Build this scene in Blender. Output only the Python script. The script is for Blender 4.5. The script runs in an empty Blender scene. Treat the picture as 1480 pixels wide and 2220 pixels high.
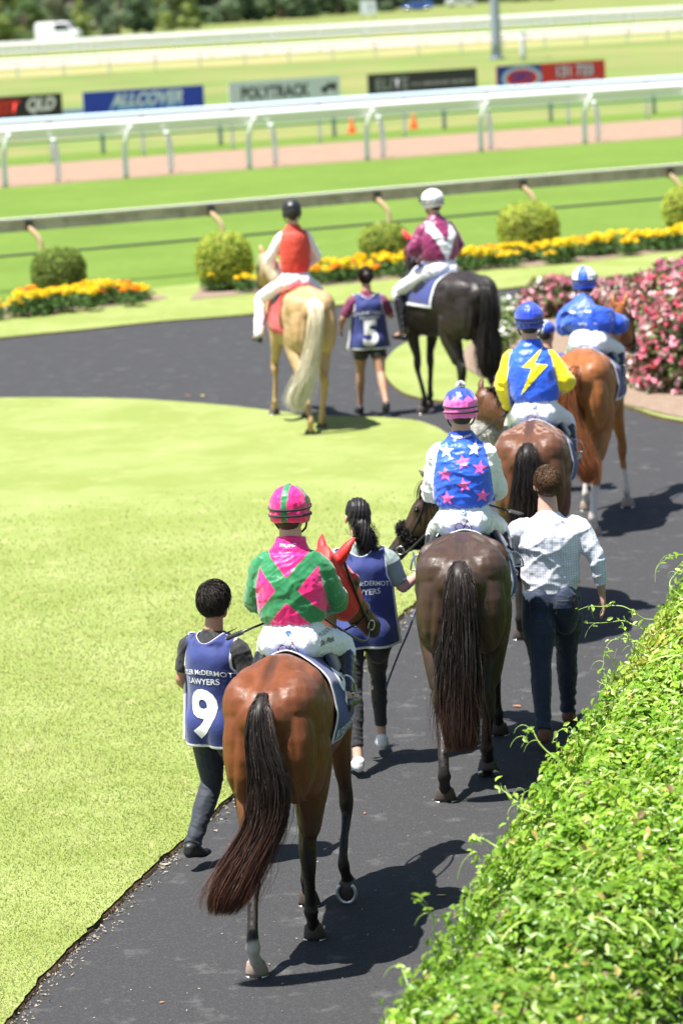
import bpy, bmesh, math, random
import numpy as np
from mathutils import Vector, Matrix
from mathutils.bvhtree import BVHTree
S = bpy.context.scene
R = math.radians
rng = np.random.default_rng(7); random.seed(7)

# ------------------------------------------------------------------ camera, sky, sun, exposure
ROLL = R(2.8); TH = math.atan(1150*math.cos(ROLL)/7000)
cd = bpy.data.cameras.new("camera"); cam = bpy.data.objects.new("camera", cd); S.collection.objects.link(cam)
_f = Vector((0, math.cos(TH), -math.sin(TH))); _r = Vector((1, 0, 0)); _u = _r.cross(_f)
_r2 = math.cos(ROLL)*_r-math.sin(ROLL)*_u; _u2 = _r2.cross(_f)
m = Matrix((_r2, _u2, -_f)).transposed().to_4x4(); m.translation = Vector((0, 0, 4.8)); cam.matrix_world = m
cd.sensor_fit = 'VERTICAL'; cd.sensor_height = 36; cd.lens = 7000*36/2220; cd.clip_end = 3000; cd.clip_start = .5
cd.dof.use_dof = True; cd.dof.focus_distance = 17.3; cd.dof.aperture_fstop = 2.8
S.camera = cam
W = bpy.data.worlds.new("World"); S.world = W; W.use_nodes = True
nt = W.node_tree; bg = nt.nodes['Background']; sk = nt.nodes.new('ShaderNodeTexSky'); sk.sky_type = 'NISHITA'
SUN_D = Vector((-0.32, -0.15, 1.0)).normalized()      # towards the sun: left, level with the riders, very high
sk.sun_disc = False; sk.sun_elevation = math.asin(SUN_D.z); sk.sun_rotation = math.atan2(SUN_D.x, SUN_D.y)
nt.links.new(sk.outputs[0], bg.inputs[0]); bg.inputs[1].default_value = 0.06
sl = bpy.data.lights.new("sun", 'SUN'); sl.energy = 5.0; sl.angle = R(.53); sl.color = (1, .965, .90)
so = bpy.data.objects.new("sun", sl); S.collection.objects.link(so); so.rotation_euler = SUN_D.to_track_quat('Z', 'Y').to_euler()
S.view_settings.view_transform = 'Standard'; S.view_settings.look = 'None'; S.view_settings.gamma = 1; S.view_settings.exposure = 1.30
S.cycles.use_denoising = True; S.cycles.max_bounces = 6; S.cycles.transparent_max_bounces = 8

# ------------------------------------------------------------------ helpers
def s2l(h):
    h = h.lstrip('#'); c = [int(h[i:i+2], 16)/255 for i in (0, 2, 4)]
    return tuple(x/12.92 if x <= .04045 else ((x+.055)/1.055)**2.4 for x in c)
_mats = {}
def M(name, col=(.5, .5, .5), rough=.6, attr=False, var=None, bump=None, sheen=0, metal=0, spec=.5, trans=0, coat=0, bump2=None, var2=None):
    if name in _mats: return _mats[name]
    mt = bpy.data.materials.new(name); mt.use_nodes = True; n = mt.node_tree.nodes; L = mt.node_tree.links.new
    b = n['Principled BSDF']; b.inputs['Roughness'].default_value = rough; b.inputs['Metallic'].default_value = metal
    b.inputs['Specular IOR Level'].default_value = spec; b.inputs['Sheen Weight'].default_value = sheen
    b.inputs['Coat Weight'].default_value = coat; b.inputs['Coat Roughness'].default_value = .12
    tc = n.new('ShaderNodeTexCoord')
    if attr:
        a = n.new('ShaderNodeAttribute'); a.attribute_name = 'Col'; src = a.outputs['Color']
    else:
        c = n.new('ShaderNodeRGB'); c.outputs[0].default_value = (*col, 1); src = c.outputs[0]
    for v in (var, var2):
        if v:   # (scale, colour2, lo, hi)
            nz = n.new('ShaderNodeTexNoise'); nz.inputs['Scale'].default_value = v[0]; nz.inputs['Detail'].default_value = 5
            nz.inputs['Roughness'].default_value = .65
            L(tc.outputs['Object'], nz.inputs['Vector'])
            mr = n.new('ShaderNodeMapRange'); mr.inputs[1].default_value = v[2]; mr.inputs[2].default_value = v[3]
            L(nz.outputs[0], mr.inputs[0])
            mx = n.new('ShaderNodeMix'); mx.data_type = 'RGBA'
            if len(v) > 4 and v[4] == 'mul': mx.blend_type = 'MULTIPLY'
            L(mr.outputs[0], mx.inputs[0]); L(src, mx.inputs[6]); mx.inputs[7].default_value = (*v[1], 1); src = mx.outputs[2]
    L(src, b.inputs['Base Color'])
    nrm = None
    for bp in (bump, bump2):
        if bp:   # (scale, strength, distance[, stretch])
            nz = n.new('ShaderNodeTexNoise'); nz.inputs['Scale'].default_value = bp[0]; nz.inputs['Detail'].default_value = 4
            if len(bp) > 3:
                mp = n.new('ShaderNodeMapping'); mp.inputs['Scale'].default_value = bp[3]; L(tc.outputs['Object'], mp.inputs[0]); L(mp.outputs[0], nz.inputs['Vector'])
            else: L(tc.outputs['Object'], nz.inputs['Vector'])
            bu = n.new('ShaderNodeBump'); bu.inputs['Strength'].default_value = bp[1]; bu.inputs['Distance'].default_value = bp[2]
            L(nz.outputs[0], bu.inputs['Height'])
            if nrm: L(nrm, bu.inputs['Normal'])
            nrm = bu.outputs[0]
    if nrm: L(nrm, b.inputs['Normal'])
    if trans:
        t = n.new('ShaderNodeBsdfTranslucent'); L(src, t.inputs[0]); ms = n.new('ShaderNodeMixShader'); ms.inputs[0].default_value = trans
        L(b.outputs[0], ms.inputs[1]); L(t.outputs[0], ms.inputs[2]); L(ms.outputs[0], n['Material Output'].inputs[0])
    _mats[name] = mt; return mt

def link(o, parent=None):
    S.collection.objects.link(o)
    if parent is not None: o.parent = parent
    return o
def mesh_obj(name, V, F, mat, parent=None, smooth=True, col=None, mats=None, midx=None):
    me = bpy.data.meshes.new(name)
    if isinstance(F, np.ndarray):
        V = np.asarray(V, np.float32); k = F.shape[1]; nf = len(F)
        me.vertices.add(len(V)); me.vertices.foreach_set('co', V.ravel())
        me.loops.add(nf*k); me.loops.foreach_set('vertex_index', F.astype(np.int32).ravel())
        me.polygons.add(nf); me.polygons.foreach_set('loop_start', np.arange(0, nf*k, k, dtype=np.int32))
        me.update(calc_edges=True)
    else:
        me.from_pydata([tuple(map(float, v)) for v in V], [], F); me.update()
    if smooth: me.polygons.foreach_set('use_smooth', np.ones(len(me.polygons), bool))
    if col is not None: set_col(me, col)
    for mm in (mats or [mat]): me.materials.append(mm)
    if midx is not None: me.polygons.foreach_set('material_index', np.asarray(midx, np.int32))
    return link(bpy.data.objects.new(name, me), parent)
def set_col(me, c):
    c = np.asarray(c, np.float32)
    if c.ndim == 1: c = np.tile(c, (len(me.vertices), 1))
    if c.shape[1] == 3: c = np.hstack([c, np.ones((len(c), 1), np.float32)])
    a = me.attributes.new('Col', 'FLOAT_COLOR', 'POINT'); a.data.foreach_set('color', c.ravel())
def bm_obj(name, bm, mat, parent=None, smooth=False):
    me = bpy.data.meshes.new(name); bm.to_mesh(me); bm.free(); me.materials.append(mat)
    if smooth: me.polygons.foreach_set('use_smooth', np.ones(len(me.polygons), bool))
    return link(bpy.data.objects.new(name, me), parent)
def tag(o, label=None, cat=None, group=None, kind=None):
    if label: o['label'] = label
    if cat: o['category'] = cat
    if group: o['group'] = group
    if kind: o['kind'] = kind
    return o
def empty(name, loc=(0, 0, 0), rz=0):
    o = bpy.data.objects.new(name, None); o.location = loc; o.rotation_euler = (0, 0, rz); o.empty_display_size = .1; return link(o)
def copy_tree(o, parent=None):
    c = o.copy(); S.collection.objects.link(c); c.parent = parent
    for ch in [x for x in bpy.data.objects if x.parent == o]: copy_tree(ch, c)
    return c
def catmull(P, n):
    P = np.asarray(P, float)
    if len(P) < 3: return np.array([P[0]+(P[-1]-P[0])*t for t in np.linspace(0, 1, n+1)])
    Q = np.vstack([2*P[0]-P[1], P, 2*P[-1]-P[-2]]); out = []
    for i in range(1, len(Q)-2):
        for t in np.arange(n)/n:
            p0, p1, p2, p3 = Q[i-1:i+3]
            out.append(.5*((2*p1)+(-p0+p2)*t+(2*p0-5*p1+4*p2-p3)*t*t+(-p0+3*p1-3*p2+p3)*t**3))
    out.append(P[-1]); return np.array(out)
def unit(v): v = np.asarray(v, float); return v/(np.linalg.norm(v)+1e-12)

class Shape:
    """closed lofts and ellipsoids, later fused into one continuous skin"""
    def __init__(s): s.V = []; s.F = []; s.n = 0
    def rings(s, rings, tips):
        k = len(rings[0]); b = s.n; V = [p for r in rings for p in r]+list(tips); F = []
        for i in range(len(rings)-1):
            for j in range(k):
                F.append((b+i*k+j, b+i*k+(j+1) % k, b+(i+1)*k+(j+1) % k, b+(i+1)*k+j))
        t0 = b+len(rings)*k
        for j in range(k):
            F.append((t0, b+(j+1) % k, b+j)); e = b+(len(rings)-1)*k; F.append((t0+1, e+j, e+(j+1) % k))
        s.V += V; s.F += F; s.n += len(V)
    def tube(s, nodes, side=(0, 1, 0), n=4, k=16, M4=None, cap=.7):
        N = catmull([tuple(a)+((a[3],) if len(a) == 4 else ()) for a in nodes], n)
        P = N[:, :3]; T = np.gradient(P, axis=0); rings = []; a = np.linspace(0, 2*math.pi, k, endpoint=False)
        T = np.array([unit(t) for t in T])
        def ring(p, t, rs, rf):
            sd = unit(np.asarray(side) - np.dot(side, t)*t) if side != 'auto' else unit(np.cross((0, 0, 1), t))
            fr = np.cross(t, sd)
            return [p+sd*rs*math.cos(x)+fr*rf*math.sin(x) for x in a]
        r0 = min(N[0, 3], N[0, 4]); r1 = min(N[-1, 3], N[-1, 4])
        rings.append(ring(P[0]-T[0]*r0*cap*.7, T[0], N[0, 3]*.68, N[0, 4]*.68))
        for i in range(len(P)): rings.append(ring(P[i], T[i], max(N[i, 3], .003), max(N[i, 4], .003)))
        rings.append(ring(P[-1]+T[-1]*r1*cap*.7, T[-1], N[-1, 3]*.68, N[-1, 4]*.68))
        tips = [P[0]-T[0]*r0*cap, P[-1]+T[-1]*r1*cap]
        if M4 is not None:
            rings = [[np.array(M4 @ Vector(p)) for p in r] for r in rings]; tips = [np.array(M4 @ Vector(p)) for p in tips]
        s.rings(rings, tips); return s
    def ell(s, c, r, rot=None, M4=None, k=16):
        c = np.asarray(c, float); rings = []
        Rm = np.array(rot.to_3x3()) if rot is not None else np.eye(3)
        for ph in np.linspace(-math.pi/2, math.pi/2, 10)[1:-1]:
            rings.append([c+Rm @ np.array([r[0]*math.cos(ph)*math.cos(x), r[1]*math.cos(ph)*math.sin(x), r[2]*math.sin(ph)]) for x in np.linspace(0, 2*math.pi, k, endpoint=False)])
        tips = [c+Rm @ np.array([0, 0, -r[2]]), c+Rm @ np.array([0, 0, r[2]])]
        if M4 is not None:
            rings = [[np.array(M4 @ Vector(p)) for p in q] for q in rings]; tips = [np.array(M4 @ Vector(p)) for p in tips]
        s.rings(rings, tips); return s
    def obj(s, name, mat, parent=None, voxel=.01, it=4, col=None, disp=None, plain=False, fac=.5):
        me = bpy.data.meshes.new(name); me.from_pydata([tuple(v) for v in s.V], [], s.F)
        if not plain:
            bm = bmesh.new(); bm.from_mesh(me); bmesh.ops.recalc_face_normals(bm, faces=bm.faces); bm.to_mesh(me); bm.free()
            o = bpy.data.objects.new('tmp', me); S.collection.objects.link(o)
            r = o.modifiers.new('r', 'REMESH'); r.mode = 'VOXEL'; r.voxel_size = voxel
            if it: q = o.modifiers.new('s', 'SMOOTH'); q.iterations = it; q.factor = fac
            dg = bpy.context.evaluated_depsgraph_get(); me2 = bpy.data.meshes.new_from_object(o.evaluated_get(dg)); bpy.data.objects.remove(o); bpy.data.meshes.remove(me); me = me2; me.name = name
        n = len(me.vertices); co = np.empty(n*3, np.float32); me.vertices.foreach_get('co', co); co = co.reshape(-1, 3)
        if disp is not None:
            nr = np.empty(n*3, np.float32); me.vertices.foreach_get('normal', nr); nr = nr.reshape(-1, 3)
            co = co+nr*disp(co)[:, None]; me.vertices.foreach_set('co', co.astype(np.float32).ravel()); me.update()
        me.polygons.foreach_set('use_smooth', np.ones(len(me.polygons), bool))
        if col is not None: set_col(me, col(co) if callable(col) else col)
        me.materials.clear(); me.materials.append(mat)
        return link(bpy.data.objects.new(name, me), parent)

def lerp(a, b, t): t = np.clip(t, 0, 1)[:, None]; return np.asarray(a)[None, :]*(1-t)+np.asarray(b)[None, :]*t
def sm(x, a, b): t = np.clip((x-a)/(b-a), 0, 1); return t*t*(3-2*t)
def mixc(c, new, t): return c*(1-t[:, None])+np.asarray(new)[None, :]*t[:, None]
def sines(co, sc, seed=0):      # cheap smooth noise, about -1..1
    r = np.random.default_rng(seed); o = np.zeros(len(co))
    for k in range(7):
        d = r.normal(size=3)*sc*(1+.5*k); o += np.sin(co @ d + r.uniform(0, 6.28))/(1+.35*k)
    return o/3
def poly_in(x, y, poly):
    poly = np.asarray(poly, float); ins = np.zeros(len(x), bool); j = len(poly)-1
    for i in range(len(poly)):
        xi, yi = poly[i]; xj, yj = poly[j]
        c = ((yi > y) != (yj > y)) & (x < (xj-xi)*(y-yi)/((yj-yi) or 1e-9)+xi); ins ^= c; j = i
    return ins

def strands(name, mat, parent, P, w, col=None, tipcol=None, tri=False):
    """P (N,K,3) paths -> ribbons"""
    N, K, _ = P.shape; T = np.gradient(P, axis=1)
    rv = rng.normal(size=(N, 1, 3)); sd = np.cross(T, rv); sd /= np.linalg.norm(sd, axis=2, keepdims=True)+1e-9
    prof = np.clip(np.minimum(np.linspace(.6, 4, K), np.linspace(3, .15, K)), 0, 1)[None, :, None]
    wv = np.asarray(w)
    wv = wv[:, None, None] if wv.ndim else wv
    A = P-sd*wv*prof*.5; B = P+sd*wv*prof*.5
    V = np.stack([A, B], 2).reshape(-1, 3); i = np.arange(N)[:, None]*K*2+np.arange(K-1)[None, :]*2; i = i.ravel()
    F = np.stack([i, i+1, i+3, i+2], 1)
    c = None
    if col is not None:
        c = np.asarray(col) if np.ndim(col) == 3 else np.broadcast_to(np.asarray(col)[:, None, :] if np.ndim(col) == 2 else np.asarray(col), (N, K, 3))
        if tipcol is not None:
            t = np.linspace(0, 1, K)[None, :, None]**1.6; c = c*(1-t)+np.asarray(tipcol)*t
        c = np.repeat(c, 2, axis=1).reshape(-1, 3)
    return mesh_obj(name, V, F, mat, parent, True, c)

def tube_mesh(name, pts, r, mat, parent=None, k=8, n=4, col=None):
    """plain swept tube, radius r or list"""
    P = catmull(pts, n); rr = np.interp(np.linspace(0, 1, len(P)), np.linspace(0, 1, np.size(r)), np.ravel(r)) if np.ndim(r) else np.full(len(P), r)
    T = np.gradient(P, axis=0); V = []; F = []; ref = np.array([0.123, .31, .94]); a = np.linspace(0, 2*math.pi, k, endpoint=False)
    for p, t, q in zip(P, T, rr):
        t = unit(t); sd = unit(np.cross(t, ref)); fr = np.cross(t, sd); V += [p+q*(sd*math.cos(x)+fr*math.sin(x)) for x in a]
    for i in range(len(P)-1):
        for j in range(k): F.append((i*k+j, i*k+(j+1) % k, (i+1)*k+(j+1) % k, (i+1)*k+j))
    F.append(tuple(range(k))[::-1]); F.append(tuple(range((len(P)-1)*k, len(P)*k)))
    return mesh_obj(name, V, F, mat, parent)
def boxbm(bm, c, s, rot=None, bev=0):
    r = bmesh.ops.create_cube(bm, size=1.0); vs = r['verts']
    M4 = Matrix.Translation(c) @ (rot.to_4x4() if rot is not None else Matrix()) @ Matrix.Diagonal((*s, 1))
    bmesh.ops.transform(bm, matrix=M4, verts=vs)
    if bev: bmesh.ops.bevel(bm, geom=list({e for v in vs for e in v.link_edges}), offset=bev, segments=2, affect='EDGES')
def bvh(o):
    me = o.data; return BVHTree.FromPolygons([v.co.copy() for v in me.vertices], [tuple(p.vertices) for p in me.polygons])

def cut2d(bm, step):
    xs = [v.co.x for v in bm.verts]; ys = [v.co.y for v in bm.verts]
    for ax, lo, hi in ((0, min(xs), max(xs)), (1, min(ys), max(ys))):
        v = lo+step
        while v < hi:
            no = [0, 0, 0]; no[ax] = 1; co = [0, 0, 0]; co[ax] = v
            bmesh.ops.bisect_plane(bm, geom=bm.verts[:]+bm.edges[:]+bm.faces[:], plane_co=co, plane_no=no); v += step
def text_bm(txt, size, bold=0, shear=0, sx=1):
    cu = bpy.data.curves.new('t', 'FONT'); cu.body = txt; cu.size = size; cu.align_x = 'CENTER'; cu.align_y = 'CENTER'; cu.offset = bold; cu.shear = shear; cu.resolution_u = 4
    o = bpy.data.objects.new('t', cu); S.collection.objects.link(o)
    dg = bpy.context.evaluated_depsgraph_get(); me = bpy.data.meshes.new_from_object(o.evaluated_get(dg))
    bm = bmesh.new(); bm.from_mesh(me); bpy.data.objects.remove(o); bpy.data.meshes.remove(me)
    for v in bm.verts: v.co.x *= sx
    bmesh.ops.remove_doubles(bm, verts=bm.verts, dist=1e-5); return bm
def poly_bm(polys):
    bm = bmesh.new()
    for p in polys:
        f = bm.faces.new([bm.verts.new((x, y, 0)) for x, y in p]); 
    bmesh.ops.triangulate(bm, faces=bm.faces); return bm
def star(cx, cy, r, rot=0, k=5, inner=.42):
    return [(cx+(r if i % 2 == 0 else r*inner)*math.sin(rot+i*math.pi/k), cy+(r if i % 2 == 0 else r*inner)*math.cos(rot+i*math.pi/k)) for i in range(2*k)]
def decal(name, bm, tgt, mat, parent, org, U, V, off=.003, step=.03, warp=None):
    """lay a flat 2D mark on a surface: (x,y) -> org+U*x+V*y, dropped along UxV onto the target"""
    cut2d(bm, step); bmesh.ops.triangulate(bm, faces=bm.faces)
    org, U, V = Vector(org), Vector(U).normalized(), Vector(V).normalized(); D = -U.cross(V)
    dead = []
    for v in bm.verts:
        x, y = (warp(v.co.x, v.co.y) if warp else (v.co.x, v.co.y))
        p = org+U*x+V*y; h, nr, _, _ = tgt.ray_cast(p-D*1.0, D, 2.9)
        if h is None: dead.append(v); continue
        v.co = h-D*off
    bmesh.ops.delete(bm, geom=dead, context='VERTS')
    return bm_obj(name, bm, mat, parent)
def flat(bm, M4):
    bmesh.ops.transform(bm, matrix=M4, verts=bm.verts); return bm
def frameM(org, X, Z):
    X = Vector(X).normalized(); Z = Vector(Z); Z = (Z-X*Z.dot(X)).normalized(); Y = Z.cross(X)
    m = Matrix((X, Y, Z)).transposed().to_4x4(); m.translation = Vector(org); return m

# ------------------------------------------------------------------ materials
GRASS = M('lawn_grass', (.205, .252, .066), .9, var=(.8, (.27, .315, .11), .42, .70), var2=(3.5, (.36, .34, .16), .56, .8), bump=(90, .8, .02), spec=.15)
TURF = M('turf', (.105, .170, .026), .9, var=(.35, (.13, .20, .034), .4, .65), bump=(30, .6, .03), spec=.15, var2=(3, (.09, .15, .022), .4, .8))
INFIELD = M('infield_grass', (.125, .165, .050), .95, var=(.06, (.21, .195, .08), .40, .60), var2=(.35, (.13, .22, .045), .45, .75), spec=.1)
BLADE = M('grass_blade', attr=True, rough=.6, spec=.25, trans=.4)
ASPH = M('asphalt', (.030, .030, .032), .85, var=(70, (.07, .07, .07), .50, .80), var2=(4.5, (.12, .119, .115), .57, .85), bump=(110, 1.0, .008), bump2=(14, .25, .01), spec=.35)
SAND = M('sand_track', (.27, .19, .14), .95, var=(2, (.23, .155, .11), .4, .7), bump=(12, .6, .05), spec=.1)
DIRT = M('bed_dirt', (.24, .19, .145), .95, var=(9, (.20, .13, .09), .4, .7), bump=(25, 1, .03), spec=.1)
DUST = M('pale_dust', (.17, .165, .155), .95, bump=(120, .5, .004), spec=.1)
EDGE = M('turf_edge_soil', (.06, .042, .025), .95, var=(30, (.20, .14, .08), .5, .75), bump=(60, 1, .01), spec=.1)
WHITE = M('white_plastic', (.86, .86, .86), .4)
WHITEB = M('white_trim', (.82, .82, .82), .6)
BLACK = M('black_leather', (.012, .012, .014), .28, spec=.6)
BLACKM = M('black_cloth', (.012, .012, .014), .85, sheen=.2, bump=(25, .3, .01))
METAL = M('steel', (.6, .6, .6), .3, metal=1)
ALU = M('horseshoe_alloy', (.75, .75, .75), .3, metal=.6)
SKIN = M('skin', attr=True, rough=.5, spec=.4, bump=(60, .1, .002))
CLOTH = M('cloth', attr=True, rough=.75, sheen=.15, bump=(14, .35, .012), bump2=(600, .2, .0008))
SATIN = M('satin', attr=True, rough=.45, spec=.55, sheen=.3, bump=(9, .35, .02, (1, 1, .45)), bump2=(34, .2, .005))
LYCRA = M('white_breeches', attr=True, rough=.55, bump=(12, .4, .012), spec=.4)
COAT = M('horse_coat', attr=True, rough=.48, spec=.40, var=(9, (.70, .70, .70), .35, .75, 'mul'), bump=(10, .22, .02), bump2=(230, .5, .0016, (1, 1, .25)))
_b = COAT.node_tree.nodes['Principled BSDF']; _t = COAT.node_tree.nodes.new('ShaderNodeTangent'); _t.direction_type = 'RADIAL'; _t.axis = 'Z'; COAT.node_tree.links.new(_t.outputs[0], _b.inputs['Tangent']); _b.inputs['Anisotropic'].default_value = .6
_n = COAT.node_tree.nodes; _l = COAT.node_tree.links.new; _tc = _n.new('ShaderNodeTexCoord'); _mp = _n.new('ShaderNodeMapping'); _mp.inputs['Scale'].default_value = (1, 1, .18); _l(_tc.outputs['Object'], _mp.inputs[0]); _nz = _n.new('ShaderNodeTexNoise'); _nz.inputs['Scale'].default_value = 70; _nz.inputs['Detail'].default_value = 6; _l(_mp.outputs[0], _nz.inputs['Vector']); _mr = _n.new('ShaderNodeMapRange'); _mr.inputs[1].default_value = .3; _mr.inputs[2].default_value = .7; _mr.inputs[3].default_value = .36; _mr.inputs[4].default_value = .66; _l(_nz.outputs[0], _mr.inputs[0]); _l(_mr.outputs[0], _b.inputs['Roughness'])
HAIR = M('hair_strand', attr=True, rough=.5, spec=.28)
HOOF = M('hoof', attr=True, rough=.6, bump=(40, .3, .004, (.2, .2, 1)))
NAVY = s2l('2b3c86'); NAVYC = (.020, .034, .17)
PAINT = M('logo_ink', attr=True, rough=.6)
def ink(name, c, rough=.55): return M('ink_'+name, c, rough)
INKW = ink('white', (.82, .82, .84)); INKG = ink('grey', (.35, .36, .4))

# ------------------------------------------------------------------ ground sheets
def sheet(name, pts, z, mat, kind='structure', thick=0, parent=None):
    bm = bmesh.new(); vs = [bm.verts.new((x, y, z)) for x, y in pts]; f = bm.faces.new(vs)
    if f.normal.z < 0: f.normal_flip()
    f.normal_update()
    if f.normal.z < 0: bmesh.ops.reverse_faces(bm, faces=[f])
    if thick:
        r = bmesh.ops.extrude_face_region(bm, geom=[f]); 
        for v in [g for g in r['geom'] if isinstance(g, bmesh.types.BMVert)]: v.co.z -= 0
        for v in vs: v.co.z -= thick
    bmesh.ops.triangulate(bm, faces=[x for x in bm.faces if len(x.verts) > 4]); bmesh.ops.recalc_face_normals(bm, faces=bm.faces)
    o = bm_obj(name, bm, mat, parent)
    if kind: o['kind'] = kind
    return o
GY = 1500
sheet('ground', [(-900, -30), (900, -30), (900, GY), (-900, GY)], -.03, INFIELD)
sheet('path_asphalt', [(-12, 4), (9, 4), (14, 20), (14, 56), (7.4, 52.2), (5.63, 51.46), (3.64, 50.43), (2.44, 49.6), (.01, 48.42), (-1.29, 47.68), (-2.51, 47.33), (-3.61, 46.69), (-4.76, 46.1), (-6.56, 44.9), (-16, 39.5)], -.02, ASPH)
def smoothpoly(P, n=6, amp=0, seed=0):
    Q = catmull([(x, y, 0) for x, y in P], n)
    if amp:
        r = np.random.default_rng(seed); Q[:, :2] += r.normal(0, amp, (len(Q), 2))
    return [(float(a), float(b)) for a, b, _ in Q]
LAWN = smoothpoly([(-2.45, 10.5), (-2.05, 13), (-1.82, 14.29), (-1.7, 14.78), (-1.58, 15.52), (-1.4, 16.28), (-1.17, 17.3), (-.89, 18.3), (-.37, 20.54), (.01, 22.23), (.42, 24.24), (.54, 24.71), (.81, 26.19), (1.06, 27.93), (1.26, 30.22), (1.27, 32.99), (1.0, 34.78), (.61, 35.45), (-.15, 35.96), (-.68, 36.51), (-1.11, 37.04), (-1.78, 37.75), (-2.64, 38.42), (-4.08, 39.02), (-5.82, 39.42), (-12, 39.2)], 14, .006)
LAWN += [(-30, 36), (-30, 10)]
def bank(name, outline, z, edge_n, mat):
    """turf sheet with a cut soil edge dropping to the asphalt"""
    o = sheet(name, outline, z, mat)
    V = []; F = []; r = np.random.default_rng(5)
    P = np.array(outline[:edge_n]); Tn = np.gradient(P, axis=0); Nn = np.stack([Tn[:, 1], -Tn[:, 0]], 1); Nn /= np.linalg.norm(Nn, axis=1, keepdims=True)+1e-9
    for i, (p, nn) in enumerate(zip(P, Nn)):
        w = .004+.009*abs(r.normal()); V += [(p[0]-nn[0]*.012, p[1]-nn[1]*.012, z-.004), (p[0]+nn[0]*w*.3, p[1]+nn[1]*w*.3, z-.012), (p[0]+nn[0]*w, p[1]+nn[1]*w, -.0185)]
    for i in range(len(P)-1): F += [(i*3, i*3+1, i*3+4, i*3+3), (i*3+1, i*3+2, i*3+5, i*3+4)]
    e = mesh_obj(name+'_soil_edge', V, F, EDGE); e['kind'] = 'structure'
    return o
bank('lawn', LAWN, .012, len(LAWN)-3, GRASS)
# thin drift of pale dust along the turf edge and scuffed patches on the asphalt
def blot(cx, cy, rx, ry, n=26, seed=0):
    r = np.random.default_rng(seed); a = np.linspace(0, 2*math.pi, n, endpoint=False); q = 1+.35*r.normal(size=n)*.6
    return [(cx+rx*math.cos(t)*k, cy+ry*math.sin(t)*k) for t, k in zip(a, np.clip(q, .45, 1.6))]
rr = np.random.default_rng(11)
# grit and small turf crumbs
V = []; F = []
ed = np.array(LAWN[:200])
for k in range(2600):
    if k < 1500:
        p = ed[int(rr.integers(0, 150))]+rr.normal(0, .012, 2); x = p[0]+abs(rr.normal())*.05; y = p[1]-abs(rr.normal())*.03; s_ = rr.uniform(.002, .008)
    else: x = rr.uniform(-1.5, 2.2); y = rr.uniform(13, 26); s_ = rr.uniform(.0015, .0045)
    b = len(V); q = rr.normal(size=(4, 3))*s_; V += [(x+a[0], y+a[1], -.016+abs(a[2])) for a in q]; F += [(b, b+1, b+2), (b, b+2, b+3), (b, b+1, b+3), (b+1, b+2, b+3)]
tag(mesh_obj('grit', V, F, M('grit', (.3, .26, .2), .9), smooth=False), 'fine grit and soil crumbs scattered along the path edge', 'grit', kind='stuff')
# lawn blades in the part of the lawn that is in focus
N = 330000
dd = 13.2+(31-13.2)*rng.random(N)**1.5; xx = -1.55*dd/14*1.25+(rng.random(N))*(1.9+1.55*dd/14*1.25)
keep = poly_in(xx, dd, LAWN) & (xx > -.108*dd-.25) & (rng.random(N) < np.clip((31-dd)/11, 0, 1)); xx = xx[keep]; dd = dd[keep]; N = len(xx)
clump = sines(np.stack([xx, dd, 0*xx], 1), 5, 3); cl2 = sines(np.stack([xx, dd, 0*xx], 1), 1.3, 9)
hh = (.006+.010*rng.random(N))*(1+.25*clump)*(1+(dd-14)*.03); ww = (.0022+.0016*rng.random(N))*(1+(dd-14)*.06); an = rng.random(N)*6.28; ln = rng.normal(0, .7, (N, 2))*hh[:, None]
ux = np.cos(an)*ww; uy = np.sin(an)*ww
V = np.stack([np.stack([xx-ux, dd-uy, np.full(N, .011)], 1), np.stack([xx+ux, dd+uy, np.full(N, .011)], 1), np.stack([xx+ln[:, 0], dd+ln[:, 1], .012+hh], 1)], 1).reshape(-1, 3)
F = np.arange(N*3, dtype=np.int32).reshape(-1, 3)
g1 = np.array((.25, .33, .07)); g2 = np.array((.38, .41, .14)); dry = np.array((.50, .44, .26))
t = np.clip(.45+.35*cl2+.25*clump+rng.normal(0, .14, N), 0, 1)[:, None]; C = g1*(1-t)+g2*t
dm = (rng.random(N) < .06+.16*(clump+cl2 > .8)); C[dm] = dry
o = mesh_obj('grass_blades', V, F, BLADE, col=np.repeat(C, 3, axis=0)); tag(o, 'short mown sunlit grass of the mounting yard lawn', 'grass', kind='stuff')

ISL = smoothpoly([(5.59, 51.07), (3.44, 48.34), (2.36, 45.61), (1.79, 44.62), (1.11, 43.34), (.76, 41.84), (.61, 39.88), (.77, 37.75), (1.17, 36.75), (1.93, 36.14), (2.7, 35.97), (3.2, 35.5), (3.68, 34.07), (5.4, 31.9), (8, 30.5)], 5)+[(14, 30.5), (14, 52)]
bank('island_verge', ISL, .012, len(ISL)-3, GRASS)
sheet('flower_bed', smoothpoly([(5.2, 49.2), (3.3, 46.9), (2.45, 44.6), (1.9, 42.8), (1.6, 40.6), (1.75, 38.8), (2.3, 37.4), (2.9, 36.2), (3.3, 35.3), (3.8, 34.1), (5.5, 31.9)], 5)+[(13, 32), (13, 50)], .03, DIRT, thick=.03)
PT = [(-16, 39.5), (-6.56, 44.9), (-4.76, 46.1), (-3.61, 46.69), (-2.51, 47.33), (-1.29, 47.68), (.01, 48.42), (2.44, 49.6), (3.64, 50.43), (5.63, 51.46), (7.4, 52.2), (14, 56)]
PTs = smoothpoly(PT, 4)
bank('path_verge', PTs+[(14, 62), (-16, 45.5)], .010, len(PTs), GRASS)
def mk(px): return px
sheet('border_bed', smoothpoly([(-9, 46.2), (-6.86, 47.3), (-5.03, 48.86), (-3.96, 49.52), (-2.9, 50.3), (-2.6, 51.1), (-3.4, 51.6), (-5.3, 51.0), (-9, 49)], 4), .02, DIRT, thick=.02)
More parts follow.
